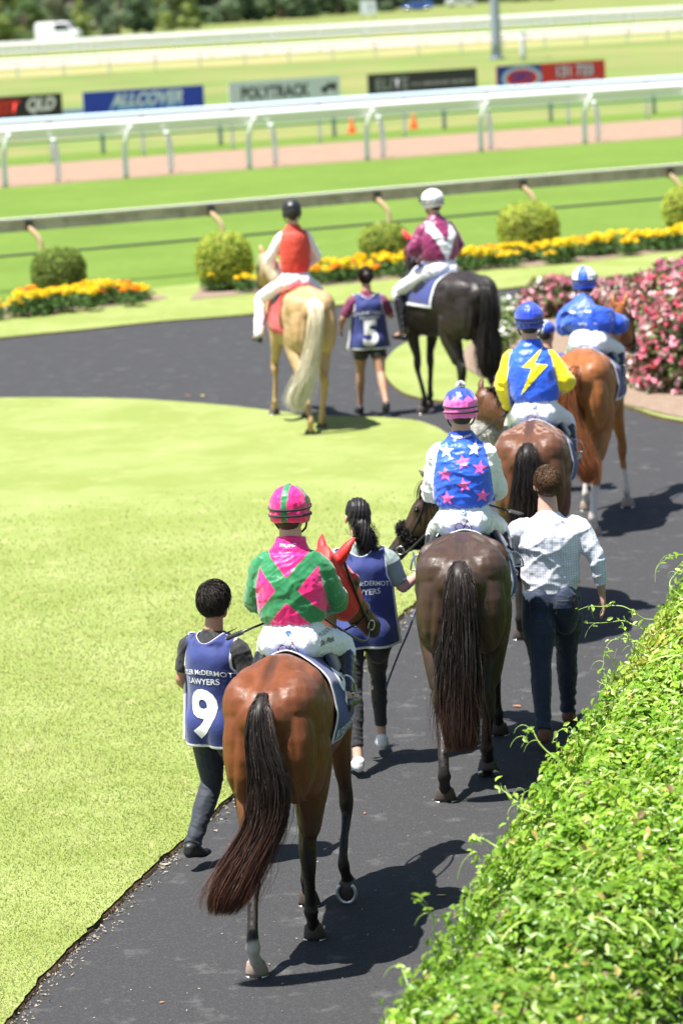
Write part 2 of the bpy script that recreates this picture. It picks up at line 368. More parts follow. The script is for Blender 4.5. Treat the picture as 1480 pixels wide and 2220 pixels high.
sheet('border_bed_far', smoothpoly([(-2.2, 50.3), (-1.36, 50.79), (-.12, 51.55), (2.15, 52.8), (3.93, 53.5), (6.01, 54.9), (9, 56.4), (9, 58.6), (6.3, 57.3), (3, 55.8), (0, 54.2), (-2.1, 52.3)], 4), .02, DIRT, thick=.02)
DX, DY = math.cos(R(25.5)), math.sin(R(25.5))      # direction in which the running rails go
def strip(name, y0, y1, z, mat, ang=25.5, L=160):
    dx, dy = math.cos(R(ang)), math.sin(R(ang))
    return sheet(name, [(-L*dx, y0-L*dy), (L*dx, y0+L*dy), (L*dx, y1+L*dy), (-L*dx, y1-L*dy)], z, mat)
strip('turf_track', 50.6, 87.3, -.004, TURF)
strip('sand_track', 87.3, 98.4, -.012, SAND)
strip('track_margin', 98.4, 103.5, -.012, TURF)
strip('far_sand_track', 232, 258, -.02, M('pale_sand', (.38, .30, .26), .95, spec=.05), 22)
strip('far_turf', 206, 222, -.02, M('far_turf_mix', (.19, .23, .06), .95, var=(.15, (.30, .24, .11), .4, .6)), 22)
# ------------------------------------------------------------------ rails and fences
def along(y0, s, ang=25.5): return (s*math.cos(R(ang)), y0+s*math.sin(R(ang)))
def prism(pts, ang):      # extruded beam from section
    pass
def beam(name, y0, s0, s1, z, ry, rz, mat, parent, ang=25.5, off=0, k=14, square=False):
    V = []; F = []
    dx, dy = math.cos(R(ang)), math.sin(R(ang)); nrm = (-dy, dx)
    sec = [(-ry, -rz), (ry, -rz), (ry, rz), (-ry, rz)] if square else [(ry*math.cos(a), rz*math.sin(a)) for a in np.linspace(0, 2*math.pi, k, endpoint=False)]
    n = len(sec); ss = np.linspace(s0, s1, 13)
    for s in ss:
        for a, b in sec: V.append((s*dx+nrm[0]*(a+off), s*dy+y0+nrm[1]*(a+off), z+b+.01*math.sin(s*.35)))
    for i in range(len(ss)-1):
        for j in range(n): F.append((i*n+j, i*n+(j+1) % n, (i+1)*n+(j+1) % n, (i+1)*n+j))
    F += [tuple(range(n)), tuple(range((len(ss)-1)*n, len(ss)*n))]
    o = mesh_obj(name, V, F, mat, None, smooth=not square)
    if parent: o.parent = parent; o.matrix_parent_inverse = Matrix.Translation(parent.location).inverted()
    return o
def rail(label, y0, s0, s1, posts, postz, kind, beams, ang=25.5, group=None, name='running_rail'):
    c = along(y0, (s0+s1)/2, ang); root = empty(name, (c[0], c[1], 0)); tag(root, label, 'rail', group)
    for b in beams: beam(b[0], y0, s0, s1, b[1], b[2], b[3], b[4], root, ang, b[5] if len(b) > 5 else 0, square=(len(b) > 6))
    first = None
    for s in posts:
        p = along(y0, s, ang)
        if first is None:
            if kind == 'goose':
                first = tube_mesh('post', [(0, 0, 0), (0, 0, .55), (.03, -.05, .9), (.12, -.16, 1.15), (.2, -.24, postz)], [.075, .075, .07, .06, .05], WHITE, k=10)
            else: first = tube_mesh('post', [(0, 0, 0), (0, 0, postz*.5), (0, 0, postz)], .05 if kind == 'round' else .07, WHITE if kind != 'grey' else M('grey_post', (.35, .37, .38), .5), k=10)
            o = first
        else: o = first.copy(); S.collection.objects.link(o)
        o.parent = root; o.location = (p[0]-c[0], p[1]-c[1], 0)
    return root
# weathered timber rail behind the flower border
WOOD = M('weathered_timber', (.58, .50, .40), .85, var=(3, (.30, .26, .19), .4, .7), bump=(18, .4, .01, (1, 1, 6)))
WOODT = M('pale_timber_top', (.68, .65, .58), .85, bump=(18, .3, .01)); PINE = M('fresh_pine_bracket', (.62, .42, .25), .7)
RUB = M('dark_pipe', (.06, .06, .05), .6)
tr = empty('timber_rail_fence', (0, 56.3, 0)); tag(tr, 'weathered timber rail on angled brackets behind the clipped round bushes', 'fence')
beam('board', 56.3, -16, 16, 1.06, .025, .09, WOOD, tr, 26.5, square=True); beam('cap_board', 56.3, -16, 16, 1.175, .07, .022, WOODT, tr, 26.5, square=True)
beam('lower_pipe', 56.1, -16, 16, .60, .022, .022, RUB, tr, 26.5)
p0 = None
for s in (-9.2, -5.52, -2.2, 1.0, 3.95, 7.05, 10.3):
    p = along(56.2, s, 26.5)
    if p0 is None:
        p0 = tube_mesh('bracket', [(-.02, .0, 1.03), (.08, -.03, .93), (.17, -.06, .80), (.19, -.07, .68), (.19, -.07, .55)], [.045, .045, .04, .035, .035], PINE, k=8); q0 = tube_mesh('upright', [(.19, -.07, .60), (.19, -.07, .3), (.19, -.07, 0)], .04, RUB, k=8)
        bj = bmesh.new(); boxbm(bj, (0, -.03, 1.06), (.14, .012, .18), Matrix.Rotation(R(26.5), 3, 'Z')); j0 = bm_obj('joint_plate', bj, RUB)
        tr_ = (p0, q0, j0)
    else: tr_ = [x.copy() for x in (p0, q0, j0)]; [S.collection.objects.link(x) for x in tr_]
    for x in tr_: x.parent = tr; x.location = (p[0], p[1]-56.3, 0)
GREEN = M('green_rope', (.005, .22, .12), .6); PANEL = M('pale_panel', (.84, .85, .84), .6); BLUEP = M('pale_blue_pipe', (.60, .76, .90), .4)
r1 = rail('white plastic running rail with green rope edge nearest the turf track', 87.35, -15, 15, (-12.4, -9.1, -5.75, -2.2, 1.3, 4.8, 8.1, 11.4), 1.36, 'goose',
     [('rail', 1.42, .095, .10, WHITE), ('apron', 1.235, .010, .055, PANEL, -.06, 1), ('rope', 1.09, .028, .028, GREEN, -.08)])
# dashes on the rope
r1b = rail('second white running rail standing just behind the green edged one', 88.05, -15, 15, (-10.9, -7.7, -4.5, -1.45, 1.8, 5.15, 8.6, 11.9), 1.26, 'goose', [('rail', 1.34, .07, .07, WHITE)])
for ch in r1b.children:
    if ch.name.startswith('post'): ch.rotation_euler.z = R(180)
rail('white running rail with pale blue top on far side of the sand', 98.9, -17, 17, np.arange(-14.6, 15, 2.9), 1.15, 'round', [('rail', 1.24, .08, .09, BLUEP), ('lower_rail', .98, .05, .05, WHITE)])
rail('grey posted white rail standing beyond the sand track', 101.8, -18, 18, np.arange(-15.2, 17, 3.9), .95, 'grey', [('rail', 1.0, .06, .06, WHITE)])
rail('far white running rail crossing the infield behind the billboards', 203.6, -34, 34, np.arange(-31, 33, 2.9), .85, 'round', [('rail', 1.02, .09, .11, WHITE)], 20)
for i, (y, lb) in enumerate(((231, 'white rail on the near side of the distant sand track'), (262, 'white rail on the far side of the distant sand track'), (270, 'distant white rail just behind the distant sand track'), (279, 'farthest white rail before the grassy rise'))):
    rail(lb, y, -48, 48, np.arange(-45, 46, 4.1), 1.05, 'round', [('rail', 1.15, .06, .07, WHITE)]+([('lower_rail', .6, .05, .10, M('pale_mesh', (.62, .64, .60), .7))] if i else []), 22, 'distant white rails')
# ------------------------------------------------------------------ horses
def headM(poll, d, up=(0, 0, 1)):
    X = Vector(d).normalized(); Y = Vector(up).cross(X).normalized(); Z = X.cross(Y)
    m = Matrix((X, Y, Z)).transposed().to_4x4(); m.translation = Vector(poll); return m
def ik(a, b, l1, l2, pole):
    a, b = np.array(a, float), np.array(b, float); d = np.linalg.norm(b-a); d = min(d, l1+l2-.001); u = unit(b-a)
    x = (l1*l1-l2*l2+d*d)/(2*d); h = math.sqrt(max(l1*l1-x*x, 0)); p = np.array(pole, float); p = unit(p-u*np.dot(p, u)); return a+u*x+p*h

def hoof(parent, p, pitch, col, shoe=False, name='hoof'):
    s = Shape(); Rm = Matrix.Translation(p) @ Matrix.Rotation(pitch, 4, 'Y')
    rings = []; k = 20
    for z, r, dx in ((0, .068, .012), (.02, .066, .008), (.075, .052, -.012), (.085, .040, -.015)):
        rings.append([np.array(Rm @ Vector((dx+r*math.cos(a)*(1.08 if math.cos(a) > 0 else .78), r*.96*math.sin(a), z))) for a in np.linspace(0, 2*math.pi, k, endpoint=False)])
    s.rings(rings, [np.array(Rm @ Vector((0, 0, 0.004 if shoe else 0))), np.array(Rm @ Vector((-.015, 0, .088)))])
    h = s.obj(name, HOOF, parent, plain=True, col=np.array(col))
    if True:
        pts = [Rm @ Vector((.012+.058*math.cos(a)*(1.08 if math.cos(a) > 0 else .9), .055*math.sin(a), -.006)) for a in np.linspace(-2.5, 2.5, 15)]
        tube_mesh('horseshoe', pts, .011, ALU, h, k=6, n=2)
    return h

def horse(name, label, loc, hdg, sc, C, legs, poll, hdir, tail, hood=None, ribs=0, mane=None, socks=(), hoofcol=(.06, .045, .035), ear=1, detail=.012, quarter=None, muzz=None, tint=None):
    """legs: dict LH,RH,LF,RF -> (x, z_lift, pitch, dy).  local x forward, y left."""
    root = empty(name, (loc[0], loc[1], -.018), R(90-hdg)); root.scale = (sc, sc, sc)
    tag(root, label, 'horse')
    s = Shape()
    # trunk
    s.tube([(-.27, 0, 1.20, .10, .13), (-.20, 0, 1.245, .205, .25), (-.06, 0, 1.245, .268, .315), (.12, 0, 1.255, .285, .325), (.32, 0, 1.235, .262, .305), (.60, 0, 1.18, .275, .315), (.85, 0, 1.18, .265, .355), (1.05, 0, 1.21, .235, .37), (1.25, 0, 1.23, .205, .32), (1.42, 0, 1.22, .15, .22)], n=4, k=24)
    s.tube([(-.20, 0, 1.46, .03, .05), (0, 0, 1.505, .07, .07), (.18, 0, 1.535, .10, .05), (.4, 0, 1.49, .07, .04), (.62, 0, 1.455, .06, .05), (.9, 0, 1.515, .05, .06), (1.08, 0, 1.555, .04, .06), (1.3, 0, 1.49, .04, .09)], n=3)   # topline
    for y in (-1, 1):
        s.ell((.15, .135*y, 1.40), (.20, .125, .125), Matrix.Rotation(.35*y, 4, 'X'))      # point of hip
        s.ell((-.03, .125*y, 1.35), (.255, .15, .185), Matrix.Rotation(.25, 4, 'Y'))      # gluteal
        s.ell((-.165, .135*y, 1.17), (.15, .125, .30), Matrix.Rotation(.10, 4, 'Y'))      # hamstring
        s.ell((.02, .168*y, 1.10), (.20, .118, .26))                                    # thigh
        s.ell((1.18, .15*y, 1.20), (.16, .075, .26), Matrix.Rotation(-.4, 4, 'Y'))      # shoulder
        s.ell((1.33, .09*y, 1.13), (.11, .09, .15))                                     # breast
    # hind legs
    feet = {}
    for key, y in (('LH', 1), ('RH', -1)):
        x, lift, pit, dy = legs[key]; hy = .115*y+dy
        st = np.array([.20+.18*x, .155*y+dy*.25, .93]); ft = np.array([x-.055, hy, .145+lift])
        if pit > .5: ft = np.array([x-.03, hy, .13+lift])
        hk = ik(st+np.array([-.14, 0, -.05]), ft, .36, .405, (-1, 0, -.05)); hk[1] = .13*y+dy*.6
        gk = st*.5+hk*.5
        s.tube([(st[0]-.10, st[1]*.95, 1.08, .135, .20), (st[0]-.05, st[1], .95, .116, .16), (*(st*.60+hk*.40+np.array([-.04, .004*y, 0])), .084, .112), (*(st*.30+hk*.70+np.array([-.02, .003*y, 0])), .062, .084), (hk[0]+.035, hk[1], hk[2]+.12, .050, .068), (hk[0], hk[1], hk[2]+.015, .052, .064), (hk[0]+.012, hk[1], hk[2]-.09, .041, .047),
                (hk[0]*.5+ft[0]*.5, (hk[1]+ft[1])/2, (hk[2]+ft[2])/2, .033, .038), (ft[0]+.0, ft[1], ft[2]+.07, .033, .039), (ft[0], ft[1], ft[2]+.015, .045, .048)], n=3)
        s.ell((hk[0]-.052, hk[1], hk[2]+.045), (.026, .024, .05))
        feet[key] = (x, hy, lift, pit, ft)
    for key, y in (('LF', 1), ('RF', -1)):
        x, lift, pit, dy = legs[key]; fy = .125*y+dy; el = np.array([1.13, .135*y, .96]); ft = np.array([x-.05, fy, .145+lift])
        kn = ik(el, ft, .44, .385, (1, 0, 0.05)); kn[1] = .125*y+dy*.6
        s.tube([(1.17, .14*y, 1.10, .085, .15), (el[0], el[1], .95, .078, .11), (el[0]*.5+kn[0]*.5, .13*y+dy*.3, (el[2]+kn[2])/2, .056, .07), (kn[0], kn[1], kn[2]+.09, .043, .047), (kn[0], kn[1], kn[2], .046, .05), (kn[0], kn[1], kn[2]-.08, .032, .036),
                (kn[0]*.5+ft[0]*.5, (kn[1]+fy)/2, (kn[2]+ft[2])/2, .027, .033), (ft[0], ft[1], ft[2]+.06, .028, .034), (ft[0], ft[1], ft[2]+.012, .038, .043)], n=3)
        feet[key] = (x, fy, lift, pit, ft)
    hooves = {}
    for key, (x, y, lift, pit, ft) in feet.items():
        Rm = Matrix.Translation((x, y, lift)) @ Matrix.Rotation(pit, 4, 'Y'); top = np.array(Rm @ Vector((-.012, 0, .075)))
        s.tube([(ft[0], ft[1], ft[2]+.01, .038, .042), ((ft[0]+top[0])/2-.004, (ft[1]+top[1])/2, (ft[2]+top[2])/2, .031, .034), (*top, .042, .045)], n=3, cap=.3)
        hooves[key] = Rm
    # neck and head
    hm = headM(poll, hdir); P = np.array(poll); hd = unit(hdir); w0 = np.array([1.16, 0, 1.30]); b2 = P-hd*.0+np.array([-.05, 0, -.06])
    mid = (w0+b2)/2; mid = mid+np.array([.03, 0, .03]) + np.array([0, (P[1])*-.18, 0])
    s.tube([(1.0, 0, 1.26, .15, .27), (*(w0*.75+mid*.25), .125, .245), (*mid, .088, .185), (*(mid*.4+b2*.6), .078, .15), (*b2, .072, .125)], side='auto', n=4)
    s.tube([(-.06, 0, -.02, .068, .085), (.05, 0, -.03, .084, .115), (.16, 0, -.045, .092, .135), (.27, 0, -.045, .078, .115), (.38, 0, -.03, .058, .08), (.47, 0, -.022, .052, .064), (.545, 0, -.02, .056, .06), (.585, 0, -.025, .044, .045)], n=3, M4=hm)
    for y in (1, -1):
        s.ell((.13, .055*y, .005), (.10, .045, .055), M4=hm); s.ell((.15, .08*y, .03), (.04, .022, .03), M4=hm)
        s.ell((.12, .055*y, -.09), (.10, .035, .07), M4=hm); s.ell((.53, .035*y, .0), (.045, .026, .03), M4=hm)
        if not hood:
            s.tube([(-.02, .050*y, .05, .022, .026), (-.045, .062*y, .10, .030, .022), (-.055, .066*y, .15, .024, .014), (-.05, .062*y, .195, .005, .004)], side=(0, 1, 0), n=3, M4=hm, cap=.2)
    base = np.array(C['base']); pts = np.array(C.get('points', (.012, .010, .010)))
    def col(co):
        n1 = sines(co, 4, 2); n2 = sines(co, 16, 5)
        c = np.tile(base, (len(co), 1)); 
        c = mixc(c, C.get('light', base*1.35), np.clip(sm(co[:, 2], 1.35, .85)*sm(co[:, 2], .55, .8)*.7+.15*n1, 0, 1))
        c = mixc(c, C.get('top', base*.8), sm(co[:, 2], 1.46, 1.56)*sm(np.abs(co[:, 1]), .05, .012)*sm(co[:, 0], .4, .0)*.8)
        if C.get('legs', 1): c = mixc(c, pts, sm(co[:, 2]+.05*n1, C.get('lz', .66), C.get('lz', .66)-.24))
        if C.get('legs', 1): c = mixc(c, pts*1.5, sm(co[:, 2]+.03*n1, .95, .70)*.55)
        for key, top, cc in socks:
            x, y, lift, pit, ft = feet[key]; near = (np.abs(co[:, 1]-y) < .09) & (np.abs(co[:, 0]-x) < .26) & (np.abs(co[:, 0]-x) < .26)
            c = mixc(c, cc, near*sm(co[:, 2]+.02*n2, top+.02, top-.01))
        # udder area/inner darkness is real hair colour only at muzzle, rest from light
        hl = np.array([(hm.inverted() @ Vector(p))[:] for p in co[co[:, 0] > 1.2]]) if (co[:, 0] > 1.2).any() else None
        if hl is not None:
            i = np.where(co[:, 0] > 1.2)[0]; inh = (np.abs(hl[:, 1]) < .15) & (hl[:, 0] > .34) & (hl[:, 0] < .75) & (np.abs(hl[:, 2]) < .2)
            t = np.zeros(len(co)); t[i] = inh*sm(hl[:, 0], .40, .54); c = mixc(c, np.array(muzz if muzz else pts*2), t)
        if quarter: c = quarter(co, c)
        return np.clip(c*(1+.06*n2[:, None]), 0, 1)
    def disp(co):
        d = .0040*sines(co, 9, 12)+.0016*sines(co*np.array([1, 1, .6]), 26, 21)
        if ribs:
            m = sm(co[:, 0], .22, .34)*sm(co[:, 0], .95, .8)*sm(co[:, 2], .95, 1.1)
            d += ribs*.5*m*np.sin(co[:, 0]*44+co[:, 2]*2)
            # creases over the loin
            m2 = sm(co[:, 0], -.02, .08)*sm(co[:, 0], .42, .30)*sm(co[:, 2], 1.30, 1.42)*sm(np.abs(co[:, 1]), .03, .09)
            d += ribs*1.6*m2*np.sin((co[:, 0]*1.0+np.abs(co[:, 1])*.55)*52)
        # groove down the middle of the croup and between the thighs
        d -= .016*np.exp(-(co[:, 1]/.028)**2)*sm(co[:, 0], .30, .05)*sm(co[:, 2], 1.3, 1.45)
        d -= .05*np.exp(-(co[:, 1]/.045)**2)*sm(co[:, 0], .0, -.15)*sm(co[:, 2], 1.38, 1.2)*sm(co[:, 2], .8, .95)
        ay = np.abs(co[:, 1])
        d -= .010*np.exp(-((ay-(.17+(1.2-co[:, 2])*.1))/.02)**2)*sm(co[:, 0], .05, -.1)*sm(co[:, 2], 1.35, 1.2)*sm(co[:, 2], .9, 1.0)
        return d
    body = s.obj('body', COAT, root, voxel=detail, it=9, col=col, disp=disp)
    for key, Rm in hooves.items():
        hc = hoofcol if key not in [q[0] for q in socks] else (.32, .24, .19)
        hf = hoof(root, Rm.translation, legs[key][2], hc)
    for y in (1, -1):
        e = Shape().ell(hm @ Vector((.155, .098*y, .022)), (.019, .019, .019)); e.obj('eye', M('eye', (.01, .007, .005), .08), root, plain=True)
    T = bvh(body)
    # tail: solid dock with many long hairs
    tp = catmull([(*a, b) + (0,) for a, b in [((q[0], q[1], q[2]), q[3]) for q in tail]], 8); ctr = tp[:, :3]; rad = tp[:, 3]; K = len(ctr); nst = int(C.get('nst', 2600)*2.3)
    fl = 1 if len(tail[0]) < 5 else tail[0][4]
    ct = Shape(); ct.tube([(q[0]+(.03 if i_ < 1 else 0), q[1], q[2]-(.01 if i_ < 1 else 0), q[3]*(.35 if i_ < 1 else .55), q[3]*(.25 if i_ < 1 else .36)) for i_, q in enumerate(tail[:-1])], n=4); core = ct.obj('tail', HAIR, root, plain=True, col=np.array(C['tail'][0]))
    KK = 22
    u0 = np.where(rng.random(nst) < .6, rng.random(nst)**1.5*.12-.015, rng.random(nst)**1.3*.5); u1 = np.clip(u0+.25+.75*rng.random(nst)**.5, .5, 1.0)
    u1 = np.where(rng.random(nst) < .65, .9+.1*rng.random(nst), u1); u1 = np.maximum(u1, u0+.2).clip(0, 1)
    tt = u0[:, None]+(u1-u0)[:, None]*np.linspace(0, 1, KK)[None, :]
    cx = np.stack([np.interp(tt, np.linspace(0, 1, K), ctr[:, i]) for i in range(3)], 2); rd = np.interp(tt, np.linspace(0, 1, K), rad)
    an = rng.random(nst)*6.28; q = np.sqrt(rng.random(nst)); wv = .10*np.sin(tt*rng.uniform(4, 14, (nst, 1))+rng.random((nst, 1))*6.28); fly = (rng.random(nst) < .16)[:, None]*rng.normal(0, .55, (nst, 1))*np.linspace(0, 1, KK)[None]**2
    grow = np.clip(np.linspace(0, 5, KK), .55, 1)[None]
    yy = (q*np.cos(an))[:, None]*grow+wv+fly; zz = (q*np.sin(an))[:, None]*grow*.62+wv*.6
    # clumping
    yy = yy+.035*np.sin(yy*31+tt*5)+.04*np.sin(yy*13-tt*9)
    Pst = cx.copy(); Pst[:, :, 1] += yy*rd; Pst[:, :, 0] += zz*rd*.8; Pst[:, :, 2] += -np.abs(fly)*.02
    t0, t1 = np.array(C['tail'][0]), np.array(C['tail'][1]); tm = np.clip((tt-C.get('tmix', .45))/.5, 0, 1)[:, :, None]*(.35+.65*rng.random((nst, 1, 1)))
    cc = (t0*(1-tm)+t1*tm)*(.6+.9*rng.random((nst, 1, 1)))
    if C.get('grey'): g = (rng.random((nst, 1, 1)) < .06)*1.0; cc = cc*(1-g)+np.array((.16, .12, .10))*g
    strands('tail_hair', HAIR, core, Pst, C.get('tw', .0034)*.62*(.6+.8*rng.random(nst)), cc)
    # mane
    mc = np.array(mane if mane is not None else C['tail'][0]); nm = 1100
    u = rng.random(nm); a = np.array([1.12, 0, 1.60]); tpl = np.array(hm @ Vector((-.03, 0, .075))); mm_ = (a+tpl)/2+np.array([.0, P[1]*-.12, .06])
    rootp = ((1-u)**2)[:, None]*a+(2*u*(1-u))[:, None]*mm_+(u*u)[:, None]*tpl
    side = C.get('mane_side', 1)
    K2 = 8; v = np.linspace(0, 1, K2); L_ = rng.uniform(.10, .17, nm)
    Pm = rootp[:, None, :]+np.stack([np.zeros((nm, K2))+rng.normal(0, .01, (nm, 1)), side*(L_[:, None]*np.sin(v*1.6)[None]*.62)+rng.normal(0, .012, (nm, 1)), L_[:, None]*(.18*np.sin(v*3.0)-1.0*v**2)[None]], 2)
    strands('mane', HAIR, root, Pm, .006, mc*(.6+.8*rng.random((nm, 1))))
    if hood:
        hs = Shape()
        hs.tube([(-.10, 0, -.03, .082, .105), (-.02, 0, -.02, .080, .098), (.06, 0, -.03, .094, .128), (.16, 0, -.045, .103, .147), (.25, 0, -.045, .092, .13), (.31, 0, -.04, .078, .108)], n=3, M4=hm, cap=.15)
        for y in (1, -1):
            hs.ell((.15, .092*y, .03), (.05, .022, .04), M4=hm)
            hs.tube([(-.01, .058*y, .05, .038, .042), (-.035, .088*y, .095, .038, .030), (-.05, .112*y, .14, .028, .018), (-.05, .132*y, .19, .006, .005)], n=3, M4=hm, cap=.2)
        def hc(co):
            l = np.array([(hm.inverted() @ Vector(p))[:] for p in co]); c = np.tile(np.array(hood), (len(co), 1)); eye = ((l[:, 0]-.165)**2/.045**2+(l[:, 2]-.02)**2/.04**2 < 1) & (np.abs(l[:, 1]) > .06)
            return mixc(c, base*.6, eye*1.0)
        hs.obj('hood', M('hood_mesh_cloth', attr=True, rough=.5, sheen=.2, bump=(220, .5, .003), spec=.4), root, voxel=.009, it=3, col=hc)
    # bridle
    br = BLACK if not C.get('bridle_white') else M('white_bridle', (.8, .8, .82), .5)
    def loop(xc, ry, rz, zc, tilt=0, n=20): return [hm @ Vector((xc+tilt*math.sin(a)*rz, ry*math.cos(a), zc+rz*math.sin(a))) for a in np.linspace(0, 2*math.pi, n)]
    b0 = tube_mesh('bridle', loop(.40, .062, .082, -.03, .1), .008, br, root, k=6, n=2)
    for y in (1, -1):
        tube_mesh('cheekpiece', [hm @ Vector(p) for p in ((.0, .088*y, .05), (.15, .112*y, -.02), (.30, .085*y, -.04), (.47, .06*y, -.05))], .008, br, b0, k=6)
        tube_mesh('bit_ring', [hm @ Vector((.47+.028*math.cos(a), .066*y, -.05+.028*math.sin(a))) for a in np.linspace(0, 6.28, 13)], .005, METAL, b0, k=6, n=1)
        rp = hm @ Vector((.47, .066*y, -.07)); tube_mesh('rein', [rp, Vector((rp.x*.6+.98*.4, rp.y*.6+.10*y, rp.z*.5+1.52*.5-.08)), Vector((1.0, .06*y, 1.63))], .007, br, b0, k=6)
    root['_hm'] = 0
    return root, body, T, hm, rootp

def saddle_cloth(root, T, x0=.34, x1=1.02, deg=112, mat=CLOTH, col=NAVYC, edge=(.80, .80, .82), ew=.022, zc=1.18, marks=True, zlow=None, stripe=False):
    nu, nv = 40, 72; P = np.zeros((nu, nv, 3)); C_ = np.zeros((nu, nv, 3))
    for i, x in enumerate(np.linspace(x0, x1, nu)):
        P_r = .33
        for j, ph in enumerate(np.linspace(-R(deg), R(deg), nv)):
            xx = x-.10*(abs(ph)/R(deg))**2*(1-i/(nu-1))*0 ; d = Vector((0, math.sin(ph), math.cos(ph))); o = Vector((xx, 0, zc))
            h = T.ray_cast(o+d*.9, -d, 1.2)[0]; r = (h-o).length if h else .33
            r = min(r, .60)
            q = o+d*(r+.016+.004*math.sin(ph*9+x*6)); P[i, j] = q
            u = i/(nu-1)*(x1-x0); e = min(u, (x1-x0)-u, (R(deg)-abs(ph))*.34)
            C_[i, j] = edge if e < ew else col
            if stripe and abs(abs(ph)-.75) < .07: C_[i, j] = edge
    V = P.reshape(-1, 3); F = [(i*nv+j, i*nv+j+1, (i+1)*nv+j+1, (i+1)*nv+j) for i in range(nu-1) for j in range(nv-1)]
    o = mesh_obj('saddle_cloth', V, F, mat, root, True, C_.reshape(-1, 3)); md = o.modifiers.new('s', 'SOLIDIFY'); md.thickness = .006; md.offset = 0
    return o
def saddle(root, x, feet):
    s = Shape(); s.tube([(x-.14, 0, 1.495, .10, .02), (x-.05, 0, 1.495, .13, .03), (x+.12, 0, 1.53, .11, .04), (x+.22, 0, 1.59, .06, .03)], n=3)
    for y in (1, -1): s.ell((x+.12, .20*y, 1.42), (.13, .03, .13), Matrix.Rotation(.5*y, 4, 'X'))
    so_ = s.obj('saddle', BLACK, root, voxel=.012, it=3)
    for f in feet:
        f = Vector(f); y = 1 if f.y > 0 else -1
        i_ = tube_mesh('stirrup', [f+Vector((0, .055*math.cos(a), .02+(.10*math.sin(a) if math.sin(a) > 0 else .0))) for a in np.linspace(0, 6.28, 17)], .006, METAL, so_, k=6, n=1)
        tube_mesh('stirrup_leather', [f+Vector((0, 0, .12)), Vector((x+.12, .22*y, 1.40))], .008, BLACK, so_, k=6)

# ------------------------------------------------------------------ people
SK = {'fair': (.56, .33, .25), 'tan': (.42, .23, .15), 'mid': (.50, .28, .19)}
def face(s, hm, r=1.0):
    """head as primitives in head frame: x forward, z up, origin at skull centre"""
    s.ell((-.012, 0, .022), (.094*r, .074*r, .090*r), M4=hm); s.ell((.02, 0, -.03), (.070*r, .060*r, .080*r), M4=hm)
    s.tube([(.045, 0, -.065, .052, .05), (.072, 0, -.088, .030, .028)], n=2, M4=hm)            # jaw, chin
    s.tube([(.085, 0, .020, .010, .010), (.108, 0, -.018, .014, .013)], n=2, M4=hm, cap=.6)     # nose
    s.ell((.082, 0, -.052), (.013, .026, .013), M4=hm); s.ell((.078, 0, .036), (.016, .048, .011), M4=hm)
    for y in (1, -1): s.ell((-.005, .080*y, -.008), (.020, .009, .031), Matrix.Rotation(-.25, 4, 'Y'), M4=hm)
def hand(s, w, d, side, curl=.6, palm=(0, 0, 0), sc=1.0):
    """five-fingered hand continuing the forearm. w wrist, d direction, side: vector from little finger to thumb"""
    w = np.array(w, float); d = unit(d); t = unit(np.array(side)-d*np.dot(side, d)); nrm = np.cross(t, d)   # palm normal
    if np.dot(nrm, palm) < 0: nrm = -nrm
    s.tube([(*w, .026*sc, .021*sc), (*(w+d*.045*sc), .036*sc, .017*sc), (*(w+d*.085*sc), .038*sc, .014*sc)], side=tuple(t), n=3, k=12, cap=.5)
    for i, (o, L) in enumerate(((.030, .072), (.010, .080), (-.010, .075), (-.029, .058))):
        b = w+d*.085*sc+t*o*sc; a0 = curl*(.55+.12*i); p = [b]; ang = 0
        for k, l in enumerate((.45, .32, .23)):
            ang += a0; p.append(p[-1]+(d*math.cos(ang)+nrm*math.sin(ang))*L*l*sc)
        s.tube([(*q, r*sc, r*sc) for q, r in zip(p, (.0095, .0088, .008, .0065))], side=tuple(t), n=2, k=8, cap=.8)
    b = w+d*.028*sc+t*.028*sc; s.tube([(*b, .013*sc, .013*sc), (*(b+(t*.55+d*.8+nrm*.25)*.036*sc), .011*sc, .011*sc), (*(b+(t*.45+d*1.1+nrm*.6)*.062*sc), .0085*sc, .0085*sc)], side=tuple(nrm), n=2, k=8)
def skincol(base, hm=None):
    b = np.array(base)
    def f(co):
        c = np.tile(b, (len(co), 1))*(1+.05*sines(co, 25, 4)[:, None])
        if hm is not None:
            inv = np.array(hm.inverted()); l = co @ inv[:3, :3].T+inv[:3, 3]
            for y in (1, -1):
                e = np.exp(-(((l[:, 1]-.033*y)/.014)**2+((l[:, 2]-.018)/.008)**2))*(l[:, 0] > .05); c = mixc(c, (.05, .03, .03), np.clip(e*1.2, 0, 1))
            m_ = np.exp(-((l[:, 1]/.024)**2+((l[:, 2]+.053)/.006)**2))*(l[:, 0] > .06); c = mixc(c, (.32, .10, .09), np.clip(m_, 0, 1))
            c = mixc(c, b*np.array((1.1, .75, .7)), (np.abs(l[:, 1]) > .074)*(np.abs(l[:, 0]) < .05)*(np.abs(l[:, 2]) < .05)*.5)
        return np.clip(c, 0, 1)
    return f
